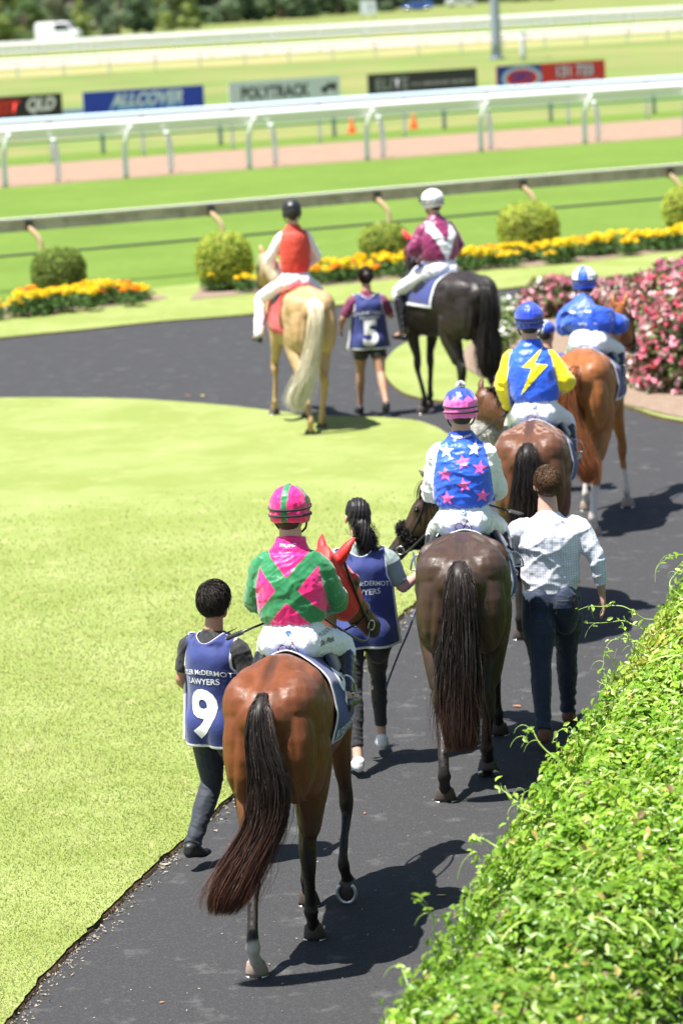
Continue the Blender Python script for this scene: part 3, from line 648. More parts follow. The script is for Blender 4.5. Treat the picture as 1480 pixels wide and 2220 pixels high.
def helmet(parent, hm, col, mat=SATIN, pom=False, peak=True, band=True, bandcol=BLACKM, puff=.006):
    s = Shape(); s.ell((-.010, 0, .043), (.134, .110, .110), M4=hm); s.tube([(-.01, 0, .0, .111, .134), (-.014, 0, -.045, .100, .122)], side=(0, 1, 0), n=2, M4=hm, cap=.15)
    if peak: s.tube([(.10, 0, .035, .075, .012), (.145, 0, .022, .055, .009)], side=(0, 1, 0), n=2, M4=hm)
    inv = np.array(hm.inverted())
    o = s.obj('helmet', mat, parent, voxel=.007, it=3, col=(lambda co: col(co @ inv[:3, :3].T+inv[:3, 3])) if callable(col) else np.array(col), disp=lambda co: puff*.6*sines(co, 30, 3))
    if band:
        for zc, tl in ((.035, .22), (-.005, .08)):
            pts = [hm @ Vector((-.008+.136*math.cos(a), .113*math.sin(a), zc+tl*.136*math.cos(a)*.5)) for a in np.linspace(.6, 2*math.pi-.6, 22)]
            V = []; 
            for p in pts: V += [p+(hm.to_3x3() @ Vector((0, 0, .006))), p-(hm.to_3x3() @ Vector((0, 0, .006)))]
            F = [(2*i, 2*i+1, 2*i+3, 2*i+2) for i in range(len(pts)-1)]
            g = mesh_obj('goggle_strap', V, F, bandcol, o); md = g.modifiers.new('s', 'SOLIDIFY'); md.thickness = .004; md.offset = 0
        gg = Shape().tube([(.122, -.07, .045, .03, .012), (.145, 0, .055, .035, .016), (.122, .07, .045, .03, .012)], side=(0, 0, 1), n=3, M4=hm); gg.obj('goggles', BLACK, o, plain=True)
    tube_mesh('chin_strap', [hm @ Vector(p) for p in ((-.02, .092, -.03), (.03, .070, -.085), (.05, 0, -.125), (.03, -.070, -.085), (-.02, -.092, -.03))], .006, BLACK, o, k=6)
    if pom:
        q = hm @ Vector((-.03, -.005, .165)); n = 1500; d = rng.normal(size=(n, 3)); d /= np.linalg.norm(d, axis=1)[:, None]
        P_ = np.array(q)[None, None]+d[:, None, :]*np.linspace(.0, 1, 4)[None, :, None]*rng.uniform(.026, .034, (n, 1, 1))
        strands('pompom', HAIR, o, P_, .004, (.8, .8, .8))
    else: Shape().ell((-.01, 0, .153), (.009, .009, .005), M4=hm).obj('button', mat, o, plain=True, col=np.array(col(np.array([[0, 0, .15]]))[0] if callable(col) else col))
    return o
def scalp(parent, hm, col, n=5200, L=(.03, .055), low=-.06, spike=.25, down=.0, top=.0, w=.0026):
    """short hair: a dark cap under many strands"""
    s = Shape(); s.ell((-.018, 0, .026), (.098, .081, .096), M4=hm); s.ell((-.045, 0, -.02), (.062, .069, .062), M4=hm)
    inv = np.array(hm.inverted()); cap = s.obj('hair', HAIR, parent, voxel=.007, it=3, col=np.array(col)*.6)
    d = rng.normal(size=(n*3, 3)); d /= np.linalg.norm(d, axis=1)[:, None]
    ok = (d[:, 2] > low/.09-.3*0) & ~((d[:, 0] > .25) & (d[:, 2] < .42)) & ~((d[:, 0] > .55) & (d[:, 2] < .8)); ok &= (d[:, 2] > -.85) & ~((np.abs(d[:, 1]) > .8) & (d[:, 2] < -.15))
    d = d[ok][:n]; n = len(d)
    r0 = np.array([-.018, 0, .022])+d*np.array([.100, .083, .098]); r0[:, 0] -= .012*(d[:, 2] < 0)
    crown = unit((-.45, .12, .88)); tg = d-crown; tg -= d*np.sum(tg*d, 1)[:, None]; tg /= np.linalg.norm(tg, axis=1)[:, None]+.15; tg += rng.normal(0, .28, (n, 3)); tg -= d*np.sum(tg*d, 1)[:, None]
    fl_old = d*spike+np.stack([-.25+.2*rng.normal(size=n), .35*rng.normal(size=n), np.where(d[:, 2] > .55, .15, -1.0+.35*rng.normal(size=n))-down], 1);
    Ls = rng.uniform(*L, n)*(1+top*(d[:, 2] > .5)); v = np.linspace(0, 1, 6)
    dv = d[:, None]+tg[:, None]*(Ls[:, None, None]*v[None, :, None]/.095); dv /= np.linalg.norm(dv, axis=2, keepdims=True)
    P_ = np.array([-.018, 0, .022])+dv*np.array([.100, .083, .098])*(1+(.03+spike*.16*rng.random((n, 1, 1)))*np.sin(v*1.9)[None, :, None]+.02*rng.random((n, 1, 1)))
    P_[:, :, 2] -= (Ls*.25)[:, None]*v[None]**2*(d[:, 2] < .5)[:, None]
    m4 = np.array(hm); P_ = P_ @ m4[:3, :3].T+m4[:3, 3]
    strands('hair_strands', HAIR, cap, P_, w, np.array(col)*(.5+1.1*rng.random((n, 1))))
    return cap
def garment(name, parent, shape, mat, col, voxel=.010, it=4, wr=.006, wsc=10, seed=0, extra=None):
    def disp(co):
        d = wr*sines(co*np.array([1, 1, .8]), wsc, seed)+wr*.5*sines(co, wsc*2.6, seed+9)
        return d+(extra(co) if extra else 0)
    return shape.obj(name, mat, parent, voxel=voxel, it=it, col=col if callable(col) else np.array(col), disp=disp)

def wrinkle(co, seed=0, amp=.008, sc=1.0):
    r = np.random.default_rng(seed); d = np.zeros(len(co)); wp = sines(co, 7*sc, seed+1)
    for k in range(5):
        v = r.normal(size=3)*np.array([.5, 1, 1]); v /= np.linalg.norm(v); ph = (co @ v)*r.uniform(22, 48)*sc+2.2*wp+r.uniform(0, 6.28)
        d += amp*.55*((1-np.abs(np.sin(ph)))**2.2-.25)*np.clip(.25+sines(co, 6*sc, seed+20+k)*1.3, 0, 1)
    return d
def rider(label, loc, hdg, sc, sx, top, jacket, sleeve, helm, breech=(.80, .80, .82), lean=.05, look=0, knee=(.35, .205, 1.445), foot=(.04, .262, 1.25), boots=True, pom=False, skin='fair', hands=((.40, .07, 1.66), (.40, -.07, 1.66)), elbow=(.10, .222, 1.76), dz=0, vest=None, detail=.0085, helmmat=SATIN, tilt=0, bandcol=BLACKM, puffy=1.0, band=True, jmat=SATIN, collar=None, dy=0):
    root = empty('person', (loc[0], loc[1], -.018), R(90-hdg)); root.scale = (sc, sc, sc); tag(root, label, 'person')
    h = top-.155                       # skull centre height
    sh = h-.205; pel = 1.575+dz; X = lambda z: sx+lean*np.clip((z-pel)/(sh-pel), 0, 1.6)
    hm = Matrix.Translation((X(h)+.02, dy, h)) @ Matrix.Rotation(look, 4, 'Z') @ Matrix.Rotation(.10+tilt, 4, 'Y')
    s = Shape(); face(s, hm)
    s.tube([(X(sh), dy, sh+.02, .066, .062), (X(h)-.005, dy, h-.07, .058, .060)], n=2)
    s.tube([(sx, 0, pel-.02, .15, .11), (X(pel+.15), 0, pel+.15, .125, .09), (X(sh-.12), dy*.7, sh-.12, .155, .105), (X(sh), dy, sh-.01, .14, .07)], n=3)
    Sh = {}; kneeP = {}
    for y, hd_ in ((1, hands[0]), (-1, hands[1])):
        a = np.array([X(sh), .150*y+dy, sh-.080]); e = np.array([sx+elbow[0], elbow[1]*y, elbow[2]]); w = np.array([sx+hd_[0], hd_[1], hd_[2]])
        s.tube([(*a, .048, .048), (*e, .036, .038)], n=3); s.tube([(*e, .036, .036), (*(e*.3+w*.7), .026, .028), (*w, .022, .022)], n=3)
        Sh[y] = (a, e, w); hand(s, w, unit(w-e), (0, -y*.6, 1), .85, palm=(0, -y, -.3))
        k = np.array([sx+knee[0], knee[1]*y, knee[2]]); f = np.array([sx+foot[0], foot[1]*y, foot[2]]); kneeP[y] = (k, f)
        s.tube([(sx, .09*y, pel-.01, .085, .09), (*k, .052, .055)], n=3); s.tube([(*k, .05, .052), (*(k*.6+f*.4), .048, .05), (*f, .034, .036)], n=3); s.tube([(*f, .032, .034), (f[0]+.14, f[1]+.02*y, f[2]-.045, .034, .02)], n=2)
    body = s.obj('body', SKIN, root, voxel=detail, it=2, col=skincol(SK[skin], hm))
    # breeches
    b = Shape(); b.tube([(sx-.03, 0, pel-.08, .14, .10), (sx-.02, 0, pel-.0, .180, .140), (X(pel+.09), 0, pel+.09, .155, .120), (X(pel+.14), 0, pel+.14, .135, .10)], n=3, cap=.3)
    for y in (1, -1):
        k, f = kneeP[y]; b.ell((sx-.05, .075*y, pel-.005), (.12, .092, .095)); m_ = (np.array([sx, .1*y, pel])+k)/2
        b.tube([(sx+.0, .095*y, pel-.005, .090, .10), (*m_, .080, .086), (*k, .066, .068), (*(k*.75+f*.25), .058, .060)]+([] if boots else [(*(k*.3+f*.7), .062, .064), (*f, .055, .058)]), n=3)
    o = garment('breeches', root, b, LYCRA, breech, voxel=detail, wr=.0025, wsc=16, seed=3, extra=lambda co: wrinkle(co, 4, .008, 1.4)+wrinkle(co, 8, .004, 2.4))
    if band: Shape().ell((-.055, 0, -.045), (.05, .062, .045), M4=hm).obj('hair', M('nape_hair', (.03, .02, .014), .6, bump=(150, .6, .004)), root, plain=True)
    # boots
    for y in (1, -1):
        k, f = kneeP[y]; bt = Shape()
        if boots: bt.tube([(*(k*.9+f*.1), .060, .064), (*(k*.62+f*.38), .056, .062), (*(k*.25+f*.75), .043, .046), (*f, .040, .045)], n=3, cap=.2)
        bt.tube([(f[0]-.045, f[1], f[2]-.045, .033, .03), (f[0]+.06, f[1]+.01*y, f[2]-.05, .042, .032), (f[0]+.17, f[1]+.025*y, f[2]-.055, .036, .022)], n=3)
        bt.ell((f[0]-.03, f[1], f[2]-.062), (.035, .032, .028))
        bt.obj('boot', BLACK, root, voxel=.008, it=2, disp=lambda co: .004*sines(co*np.array([1, 1, 2.2]), 26, 8))
    # jacket
    j = Shape(); z0 = pel+.09
    q = puffy
    j.tube([(X(z0), 0, z0, .150*q, .118*q), (X(z0+.05)-.01, 0, z0+.05, .185*q, .142*q), (X(z0+.16)-.02, dy*.3, z0+.16, .188*q, .145*q), (X(sh-.15)-.02, dy*.7, sh-.15, .192*q, .142*q), (X(sh-.07)-.014, dy, sh-.07, .168, .122), (X(sh-.02), dy, sh-.02, .142, .105), (X(sh+.015), dy, sh+.015, .114, .092), (X(sh+.045)+.005, dy, sh+.045, .088, .080), (X(sh+.075)+.010, dy, sh+.075, .078, .076)], n=4, k=24, cap=.12)
    for y in (1, -1):
        a, e, w = Sh[y]; c = a*.0+np.array([X(sh)-.01, .095*y+dy, sh-.045]); m_ = (a+e)/2
        j.tube([(*c, .070, .065), (*a, .070*q, .068*q), (*m_, .066*q, .072*q), (*e, .062*q, .072*q)], n=3, side=(0, 1, 0)); f_ = e*.35+w*.65
        j.tube([(*e, .074*q, .074*q), (*((e+f_)/2), .064*q, .066*q), (*f_, .042, .044), (*(e*.12+w*.88), .030, .031)], n=3, cap=.2)
    def jc(co):
        yc = dy*np.clip((co[:, 2]-pel)/(sh-pel), 0, 1); y = co[:, 1]-yc; 
        hw = .178*q-.012; a_ = np.abs(y)
        # sleeve if outside the armhole line or clearly forward
        tz = (sh-co[:, 2])
        arm = (a_ > np.interp(tz, [-.05, 0, .05, .18, .4], [.122, .138, .155, .182, .198])) | ((co[:, 0] > sx+.16+lean) & (co[:, 2] < sh-.02))
        c = jacket(y, (co[:, 2]-z0)/(sh+.03-z0), co) if callable(jacket) else np.tile(np.array(jacket), (len(co), 1))
        c2 = sleeve(y, co) if callable(sleeve) else np.tile(np.array(sleeve), (len(co), 1))
        c = np.where(arm[:, None], c2, c)
        if collar is not None: c = np.where((co[:, 2] > sh+.035)[:, None], np.array(collar)[None], c)
        return c
    def fold(co):
        # gathers at waist hem, diagonal drag folds across back
        a_ = np.arctan2(co[:, 1], co[:, 0]-sx); d = .004*np.sin(a_*17+3*np.sin(a_*5))*sm(co[:, 2], z0+.07, z0+.0)
        return d+wrinkle(co, 11+int(top*100), .011)+wrinkle(co, 61+int(top*100), .006, 2.0)
    jo = garment('jacket', root, j, jmat, jc, voxel=detail*.95, wr=.006, wsc=9, seed=int(sx*100)+int(top*10), extra=fold)
    helmet(root, hm, helm, helmmat, pom=pom, bandcol=bandcol, band=band)
    # hair under helmet / ears are on the body; a whip in one hand is added by the caller
    return root, jo, o, hm, Sh, kneeP, sh, pel, z0

def walker(label, loc, hdg, Ht, hair=None, skin='mid', top=None, bottom=None, shoes=None, stride=.34, lead='R', arms=None, bib=None, look=0, sleeve=.35, fat=1.0, legtype='trousers', detail=.0075, pelw=1.0, topmat=CLOTH, tuck=False, cap=None, headtilt=.08, feet=None, botmat=CLOTH, lat=.085):
    root = empty('person', (loc[0], loc[1], -.018), R(90-hdg)); tag(root, label, 'person'); k = Ht/1.75; root.scale = (k, k, k)
    hip = .93; h = 1.640; sh = 1.42; hm = Matrix.Translation((.045, 0, h)) @ Matrix.Rotation(look, 4, 'Z') @ Matrix.Rotation(headtilt, 4, 'Y')
    s = Shape(); face(s, hm); s.tube([(.0, 0, sh+.01, .062*fat, .062), (.025, 0, h-.08, .052*fat, .056)], n=2)
    s.tube([(0, 0, .93, .155*pelw, .11), (0, 0, 1.05, .135*fat, .10), (0, 0, 1.25, .16*fat, .115), (0, 0, sh-.03, .165, .08)], n=3)
    L = {}; 
    for y in (1, -1):
        fr = (lead == 'L') == (y == 1); x = stride if fr else -stride; rise = 0.0 if fr else .075
        if feet: x, rise = feet[0 if y == 1 else 1]
        hp = np.array([0, .09*y, hip]); an = np.array([x-.03, lat*y, .085+rise]); kn = ik(hp, an, .435, .42, (1, 0, .1)); L[y] = (hp, kn, an, x, rise)
        s.tube([(*hp, .088*pelw, .095), (*((hp+kn)/2), .078*fat, .083), (*kn, .052, .056)], n=3); s.tube([(*kn, .050, .054), (*(kn*.68+an*.32), .053, .056), (*(kn*.3+an*.7), .036, .038), (*an, .033, .036)], n=3)
        pit = rise*6; s.tube([(an[0]-.03, an[1], an[2]-.035, .030, .03), (an[0]+.07, an[1]+.01*y, an[2]-.05-.05*pit, .038, .026), (an[0]+.155, an[1]+.018*y, an[2]-.06-.10*pit*.6, .034, .016)], n=2)
    A = {}
    ar = arms or {1: ((.05, .26, 1.14), (.20, .24, .93)), -1: ((-.08, -.26, 1.14), (-.02, -.28, .89))}
    for y in (1, -1):
        a = np.array([0, .180*y*(.5+.5*fat), sh-.068]); e = np.array(ar[y][0]); w = np.array(ar[y][1]); A[y] = (a, e, w)
        s.tube([(a[0], a[1]*.8, a[2], .055, .055), (*a, .052*fat, .055), (*((a+e)/2), .044*fat, .048), (*e, .037, .039)], n=3); s.tube([(*e, .037, .039), (*(e*.65+w*.35), .036, .038), (*w, .023, .026)], n=3)
        hand(s, w, unit(w-e), (1, 0, .2) if w[2] < 1.0 else (0, -.3*y, 1), ar[y][2] if len(ar[y]) > 2 else .45, palm=(0, -y, -.2))
    s.obj('body', SKIN, root, voxel=.0065 if detail < .008 else .0095, it=2, col=skincol(SK[skin], hm))
    # top
    g = Shape(); zb = .86 if not tuck else .95
    g.tube([(0, 0, zb, .172*pelw*(1 if not tuck else .93), .125), (0, 0, zb+.10, .168*fat, .130), (0, 0, 1.15, .170*fat, .132), (-.005, 0, 1.30, .188*fat, .138), (0, 0, sh-.06, .170*fat, .110), (0, 0, sh-.015, .135*fat, .092), (.005, 0, sh+.02, .098, .078), (.012, 0, sh+.050, .070, .068)], n=4, k=24, cap=.1)
    for y in (1, -1):
        a, e, w = A[y]; c = np.array([0, .115*y, sh-.045]); ch = [(*c, .07, .065), (*a, .070*fat, .072)]
        if sleeve <= 1: q = a+(e-a)*sleeve*1.6 if sleeve < .6 else e; ch += [(*((a+q)/2), .064*fat, .066), (*q, .060*fat, .062)]
        g.tube(ch if sleeve <= 1 else [(*c, .07, .065), (*a, .070*fat, .072), (*((a+e)/2), .064*fat, .066), (*e, .056, .058)], n=3, cap=.15)
        if sleeve > 1:
            q = e+(w-e)*(sleeve-1); g.tube([(*e, .056, .058), (*((e+q)/2), .050, .053), (*q, .041, .044)], n=3, cap=.15)
    go = garment('shirt', root, g, topmat, top, voxel=detail, wr=.0045, wsc=11, seed=int(Ht*100), extra=lambda co: wrinkle(co, 30, .012, .9))
    # bottoms
    b = Shape(); b.tube([(0, 0, .90, .168*pelw, .13), (0, 0, .98, .160*pelw, .122), (0, 0, 1.02, .15*pelw, .115)], n=3, cap=.2)
    for y in (1, -1):
        hp, kn, an, x, rise = L[y]; b.ell((-.045, .075*y*pelw, .89), (.115, .098*pelw, .13)); b.ell((-.02, .085*y*pelw, .82), (.11, .09*pelw, .15))
        if legtype == 'shorts': q = hp*.42+kn*.58; b.tube([(*hp, .10*pelw, .108), (*((hp+q)/2), .100*fat, .105), (*q, .098*fat, .10)], n=3, cap=.12)
        else:
            lg = 1.0 if legtype == 'leggings' else 1.18; en = an*1.0 if legtype != 'leggings' else an*.82+kn*.18
            b.tube([(*hp, .10*pelw, .108), (*((hp+kn)/2), .083*lg*fat, .088*lg), (*kn, .058*lg, .062*lg)], n=3); b.tube([(*kn, .058*lg, .062*lg), (*(kn*.65+an*.35), .057*lg, .062*lg), (*(kn*.3+en*.7), .043*lg*1.05, .046*lg*1.05), (*en, .042*lg, .046*lg)], n=3, cap=.12)
    kz = [L[1][1], L[-1][1]]
    def crease(co):
        d = .0045*np.sin(co[:, 2]*85+np.sin(co[:, 1]*40)*1.5)*sm(co[:, 2], .34, .16) if legtype == 'trousers' else 0*co[:, 2]
        return d+wrinkle(co, 50, .007, 1.3)
    garment('shorts' if legtype == 'shorts' else 'trousers', root, b, botmat, bottom, voxel=detail, it=10, wr=.0035, wsc=14, seed=5, extra=crease)
    for y in (1, -1):
        hp, kn, an, x, rise = L[y]; t = Shape(); pit = rise*6
        t.tube([(an[0]-.045, an[1], an[2]-.03, .038, .045), (an[0]+.03, an[1], an[2]-.038-.02*pit, .044, .042), (an[0]+.11, an[1]+.012*y, an[2]-.052-.07*pit, .048, .028), (an[0]+.175, an[1]+.018*y, an[2]-.058-.11*pit*.6, .040, .020)], n=3); t.ell((an[0]-.02, an[1], an[2]-.01), (.05, .042, .035))
        so_ = t.obj('shoe', shoes[0], root, voxel=.007, it=2, col=None if len(shoes) < 2 else np.array(shoes[1]))
    return root, go, hm, L, A

def bib2(tg):
    V = []; F = []
    for t in tg:
        b = len(V); V += [v.co.copy() for v in t.data.vertices]; F += [tuple(i+b for i in p.vertices) for p in t.data.polygons]
    return BVHTree.FromPolygons(V, F)
def bib(root, tgt, w=.20, z0=.80, z1=1.47, digit=None, lines=True, arm=.17, side='back', col=NAVYC, dig_z=.98, flare=.03, edge=(.80, .80, .82)):
    """sleeveless tabard: one panel down the back, one down the chest, white binding"""
    T = bib2([tgt]+[c for c in root.children if c.name.startswith(('trousers', 'shorts'))]); nu, nv = 48, 70; out = []
    for sd in (-1, 1):
        P = np.zeros((nv, nu, 3)); C_ = np.zeros((nv, nu, 3)); prev = np.full(nu, .14); rows = np.linspace(z1, z0, nv); ok = np.ones((nv, nu), bool)
        for i, z in enumerate(rows):
            f = (z1-z)/(z1-z0)
            hw = w*(np.interp(f, [0, .06, .14, .30, .42, 1], [.70, .86, .80, .80, 1.0, 1.06]))+flare*f*f
            for j, u in enumerate(np.linspace(-1, 1, nu)):
                y = u*hw; zz = z-.0*abs(u)
                zc = zz+(-.055*(1-min(1, abs(y)/.085)**2) if f < .0001 else 0)
                if i < 8: zz = z-(1-i/8)*.065*max(0, 1-(abs(y)/.095)**2)       # scooped neck
                tp = T.ray_cast(Vector((sd*.015, y*.95, 2.0)), Vector((0, 0, -1)), 1.5)[0]; zt = (tp.z+.012) if tp else 1.38; cl_ = zz > zt-.004
                if cl_: zz = zt
                h = T.ray_cast(Vector((sd*.8, y*.90, zz)), Vector((-sd, 0, 0)), .95)[0] if not cl_ else Vector((0, 0, 0))
                x = abs(h.x)+.018 if h else prev[j]
                if i and not cl_: x = max(x, prev[j]-.012)
                if f > .45: x = max(x, prev[j]-.002)
                prev[j] = x; x += .006*math.sin(u*5+f*4)*f
                P[i, j] = (sd*(x-.03*abs(u)**3), y, zz)
                e = min((1-abs(u))*hw, (f)*(z1-z0)+.004, (1-f)*(z1-z0)+.002); C_[i, j] = edge if e < .014 else col
        for _ in range(14): P[9:-1, 1:-1, 0] = (P[9:-1, 1:-1, 0]*2+P[8:-2, 1:-1, 0]+P[10:, 1:-1, 0]+P[9:-1, :-2, 0]+P[9:-1, 2:, 0])/6
        V = P.reshape(-1, 3); F = [(i*nu+j, i*nu+j+1, (i+1)*nu+j+1, (i+1)*nu+j) for i in range(nv-1) for j in range(nu-1)]
        if sd > 0: F = [f[::-1] for f in F]
        out.append((V, F, C_.reshape(-1, 3)))
    V = np.vstack([out[0][0], out[1][0]]); n0 = len(out[0][0]); F = out[0][1]+[tuple(x+n0 for x in f) for f in out[1][1]]
    # shoulder straps joining both panels
    top_b = [i for i in range(nu)]; 
    for j in range(nu-1):
        y = out[0][0][j][1]
        if abs(y) > .095 and abs(out[0][0][j+1][1]) > .095:
            F.append((j, j+1, n0+j+1, n0+j))
    o = mesh_obj('bib', V, F, CLOTH, root, True, np.vstack([out[0][2], out[1][2]])); md = o.modifiers.new('s', 'SOLIDIFY'); md.thickness = .004; md.offset = 0
    T2 = bvh(o)
    U, Vv, og = (0, -1, 0), (0, 0, 1), Vector((-.6, 0, 0))
    arc = lambda a: (lambda x, y: (x, y-a*x*x))
    if lines:
        decal('bib_lettering', text_bm('BUTLER McDERMOTT', .044, .0005, sx=.95), T2, INKW, o, og+Vector((0, 0, 1.235)), U, Vv, .006, .02, arc(.9))
        decal('bib_lettering', text_bm('LAWYERS', .052, .0006), T2, INKW, o, og+Vector((0, 0, 1.175)), U, Vv, .006, .02)
    if digit: decal('bib_number', text_bm(digit, .40, .014, sx=.98), T2, INKW, o, og+Vector((0, .0, dig_z)), U, Vv, .006, .025)
    return o
# ------------------------------------------------------------------ the string of horses and riders
PINK, GRN = s2l('f00f78'), s2l('1c7a47'); BLUE, YEL = s2l('1f5ae0'), s2l('ffe80a'); MAR = s2l('7d1450')
def fluff(root, hm, col, x=.33, r=(.085, .105), w=.05, n=5200, L=.035):
    pts = np.array([hm @ Vector((x, r[0]*math.cos(a), -.035+r[1]*math.sin(a))) for a in np.linspace(0, 2*math.pi, 25)])
    c = tube_mesh('sheepskin_noseband', pts, w*.8, M('fleece_core', attr=True, rough=.95), root, k=10, n=2); set_col(c.data, np.array(col)*.8)
    ctr = np.array(hm @ Vector((x, 0, -.035))); t = rng.random(n)*24; i = t.astype(int).clip(0, 23); f = (t-i)[:, None]; p = pts[i]*(1-f)+pts[i+1]*f
    d = rng.normal(size=(n, 3)); d /= np.linalg.norm(d, axis=1)[:, None]
    v = np.linspace(0, 1, 4); P_ = p[:, None]+d[:, None]*(w*.75+L*v)[None, :, None]+rng.normal(0, .006, (n, 4, 3))
    strands('fleece', HAIR, c, P_, .005, np.array(col)*(.6+.6*rng.random((n, 1)))); return c
ROOTS = {}
# --- bay nearest the viewer
BAY = dict(base=(.165, .050, .017), light=(.21, .070, .021), top=(.05, .022, .014), points=(.014, .011, .010), lz=.74, tail=((.022, .017, .015), (.13, .045, .025)), tmix=.40, nst=3600, grey=1)
h1, b1, T1, hm1, rp1 = horse('horse', 'glossy bay horse with one white hind sock, ridden by the green and pink jockey', (-.38, 15.62), 10, .965, BAY,
    dict(LH=(-.28, .0, 0, .0), RH=(.36, 0, 0, .03), LF=(.98, 0, 0, -.06), RF=(1.02, .075, 1.45, -.03)),
    (1.68, -.02, 1.755), (.34, -.20, -.42),
    [(-.27, 0, 1.475, .045), (-.37, 0, 1.42, .06), (-.425, -.01, 1.26, .085), (-.43, -.045, 1.06, .110), (-.44, -.02, .86, .112), (-.47, .09, .67, .118), (-.50, .19, .50, .118), (-.51, .235, .39, .075)],
    hood=(.60, .015, .012), socks=(('LH', .20, (.55, .50, .44)),), detail=.0105)
h1.scale.y = .90
c1 = saddle_cloth(h1, T1, .36, 1.05, 118, ew=.018)
saddle(h1, .62, [(.66, .285, 1.24), (.66, -.285, 1.24)])
# --- dark brown
DBR = dict(base=(.054, .030, .019), light=(.068, .037, .021), top=(.04, .026, .02), points=(.012, .010, .009), lz=.6, tail=((.026, .020, .018), (.15, .06, .036)), tmix=.55, nst=3800, grey=1)
h2, b2_, T2h, hm2, _ = horse('horse', 'dark brown horse with a long brushed tail, under the jockey in the star patterned silks', (.70, 18.95), 5, .965, DBR,
    dict(LH=(-.36, 0, 0, .02), RH=(.22, .03, .5, .02), LF=(1.0, 0, 0, 0), RF=(1.35, 0, 0, 0)), (1.64, .20, 1.60), (.14, .32, -.42),
    [(-.27, 0, 1.475, .055), (-.37, .0, 1.42, .075), (-.42, .0, 1.26, .095), (-.43, .01, 1.04, .110), (-.44, .02, .82, .120), (-.44, .03, .60, .112), (-.44, .03, .42, .10), (-.44, .03, .33, .075)], ribs=.009, detail=.0105)
h2.scale.y = 1.02
c2 = saddle_cloth(h2, T2h, .36, 1.05, 112, ew=.02)
saddle(h2, .62, [(.66, .285, 1.24), (.66, -.285, 1.24)]); fluff(h2, hm2, (.014, .013, .013), x=.36, r=(.065, .085), w=.036, L=.022)
# --- brown with chequered quarter marks
def chq(co, c):
    u = co[:, 1]*1.0; v = co[:, 0]+np.abs(co[:, 1])*.25; a = np.arctan2(co[:, 1], co[:, 2]-1.05)
    q = (np.floor(a*.52/.05)+np.floor(v/.05)) % 2; m_ = sm(co[:, 2], 1.34, 1.38)*(co[:, 0] > -.14)*(co[:, 0] < .42)*(np.abs(co[:, 1]) > .035)
    return mixc(c, np.array((.30, .19, .15)), q*m_*.85)
BRN = dict(base=(.125, .048, .022), light=(.16, .062, .024), top=(.05, .026, .02), points=(.014, .010, .009), lz=.7, tail=((.018, .014, .013), (.06, .03, .022)), nst=2400)
h3, b3, T3, hm3, _ = horse('horse', 'brown horse with chequerboard brushed into its rump, under the jockey with the yellow lightning bolt', (1.40, 23.3), 8, 1.0, BRN,
    dict(LH=(-.10, 0, 0, .0), RH=(-.32, .0, 0, .0), LF=(1.35, 0, 0, 0), RF=(1.0, 0, 0, 0)), (1.72, .47, 1.55), (.35, -.10, -.45),
    [(-.27, 0, 1.475, .055), (-.37, .0, 1.42, .075), (-.42, .01, 1.26, .09), (-.43, .02, 1.04, .11), (-.44, .03, .82, .10), (-.44, .03, .64, .06)], quarter=chq, detail=.012)
c3 = saddle_cloth(h3, T3, .36, 1.05, 116, ew=.025); saddle(h3, .62, [(.66, .285, 1.24), (.66, -.285, 1.24)]); fluff(h3, hm3, (.90, .88, .84), x=.19, r=(.10, .13), w=.085, L=.045, n=16000)
# --- chestnut
CH = dict(base=(.30, .105, .028), light=(.42, .17, .05), top=(.28, .10, .03), legs=0, tail=((.22, .075, .028), (.38, .14, .06)), nst=2200, tw=.005)
WS = (.62, .55, .50)
h4, b4, T4, hm4, _ = horse('horse', 'bright chestnut horse with white lower legs, beside the pink flower bushes', (2.12, 27.75), 13, 1.0, CH,
    dict(LH=(-.02, 0, 0, .08), RH=(-.28, 0, 0, .0), LF=(1.05, 0, 0, .02), RF=(1.20, .0, .1, -.08)), (1.78, -.10, 1.72), (.45, -.08, -.42),
    [(-.27, 0, 1.475, .05), (-.36, .02, 1.42, .06), (-.41, .05, 1.26, .075), (-.42, .05, 1.04, .10), (-.43, .0, .82, .11), (-.43, -.07, .62, .09), (-.43, -.10, .48, .04)],
    socks=(('LH', .42, WS), ('RH', .42, WS), ('RF', .36, WS), ('LF', .30, WS)), detail=.013, mane=(.25, .09, .03), muzz=(.06, .03, .02))
saddle_cloth(h4, T4, .36, 1.05, 112, ew=.03); saddle(h4, .62, [(.66, .285, 1.24), (.66, -.285, 1.24)])
# --- palomino
PAL = dict(base=(.48, .31, .15), light=(.54, .37, .20), top=(.6, .42, .22), legs=0, tail=((.74, .66, .50), (.80, .74, .62)), nst=2600, tw=.006, mane_side=1)
h5, b5, T5, hm5, _ = horse('horse', 'golden palomino horse with a cream tail, carrying the rider in the red vest', (-.24, 34.85), -13, 1.0, PAL,
    dict(LH=(-.38, 0, 0, .03), RH=(.10, .0, 0, .02), LF=(1.40, .03, .5, .02), RF=(.98, 0, 0, 0)), (1.74, .05, 1.76), (.42, .05, -.42),
    [(-.27, 0, 1.475, .06), (-.37, .01, 1.42, .075), (-.42, .03, 1.26, .08), (-.43, .07, 1.04, .085), (-.44, .13, .82, .09), (-.44, .20, .62, .10), (-.42, .26, .45, .10), (-.42, .28, .30, .06)], detail=.013, mane=(.74, .66, .5), muzz=(.5, .3, .25))
saddle_cloth(h5, T5, .22, 1.05, 118, col=(.62, .02, .02), edge=(.62, .03, .02)); saddle(h5, .62, [(.72, .40, .96), (.72, -.40, .96)])
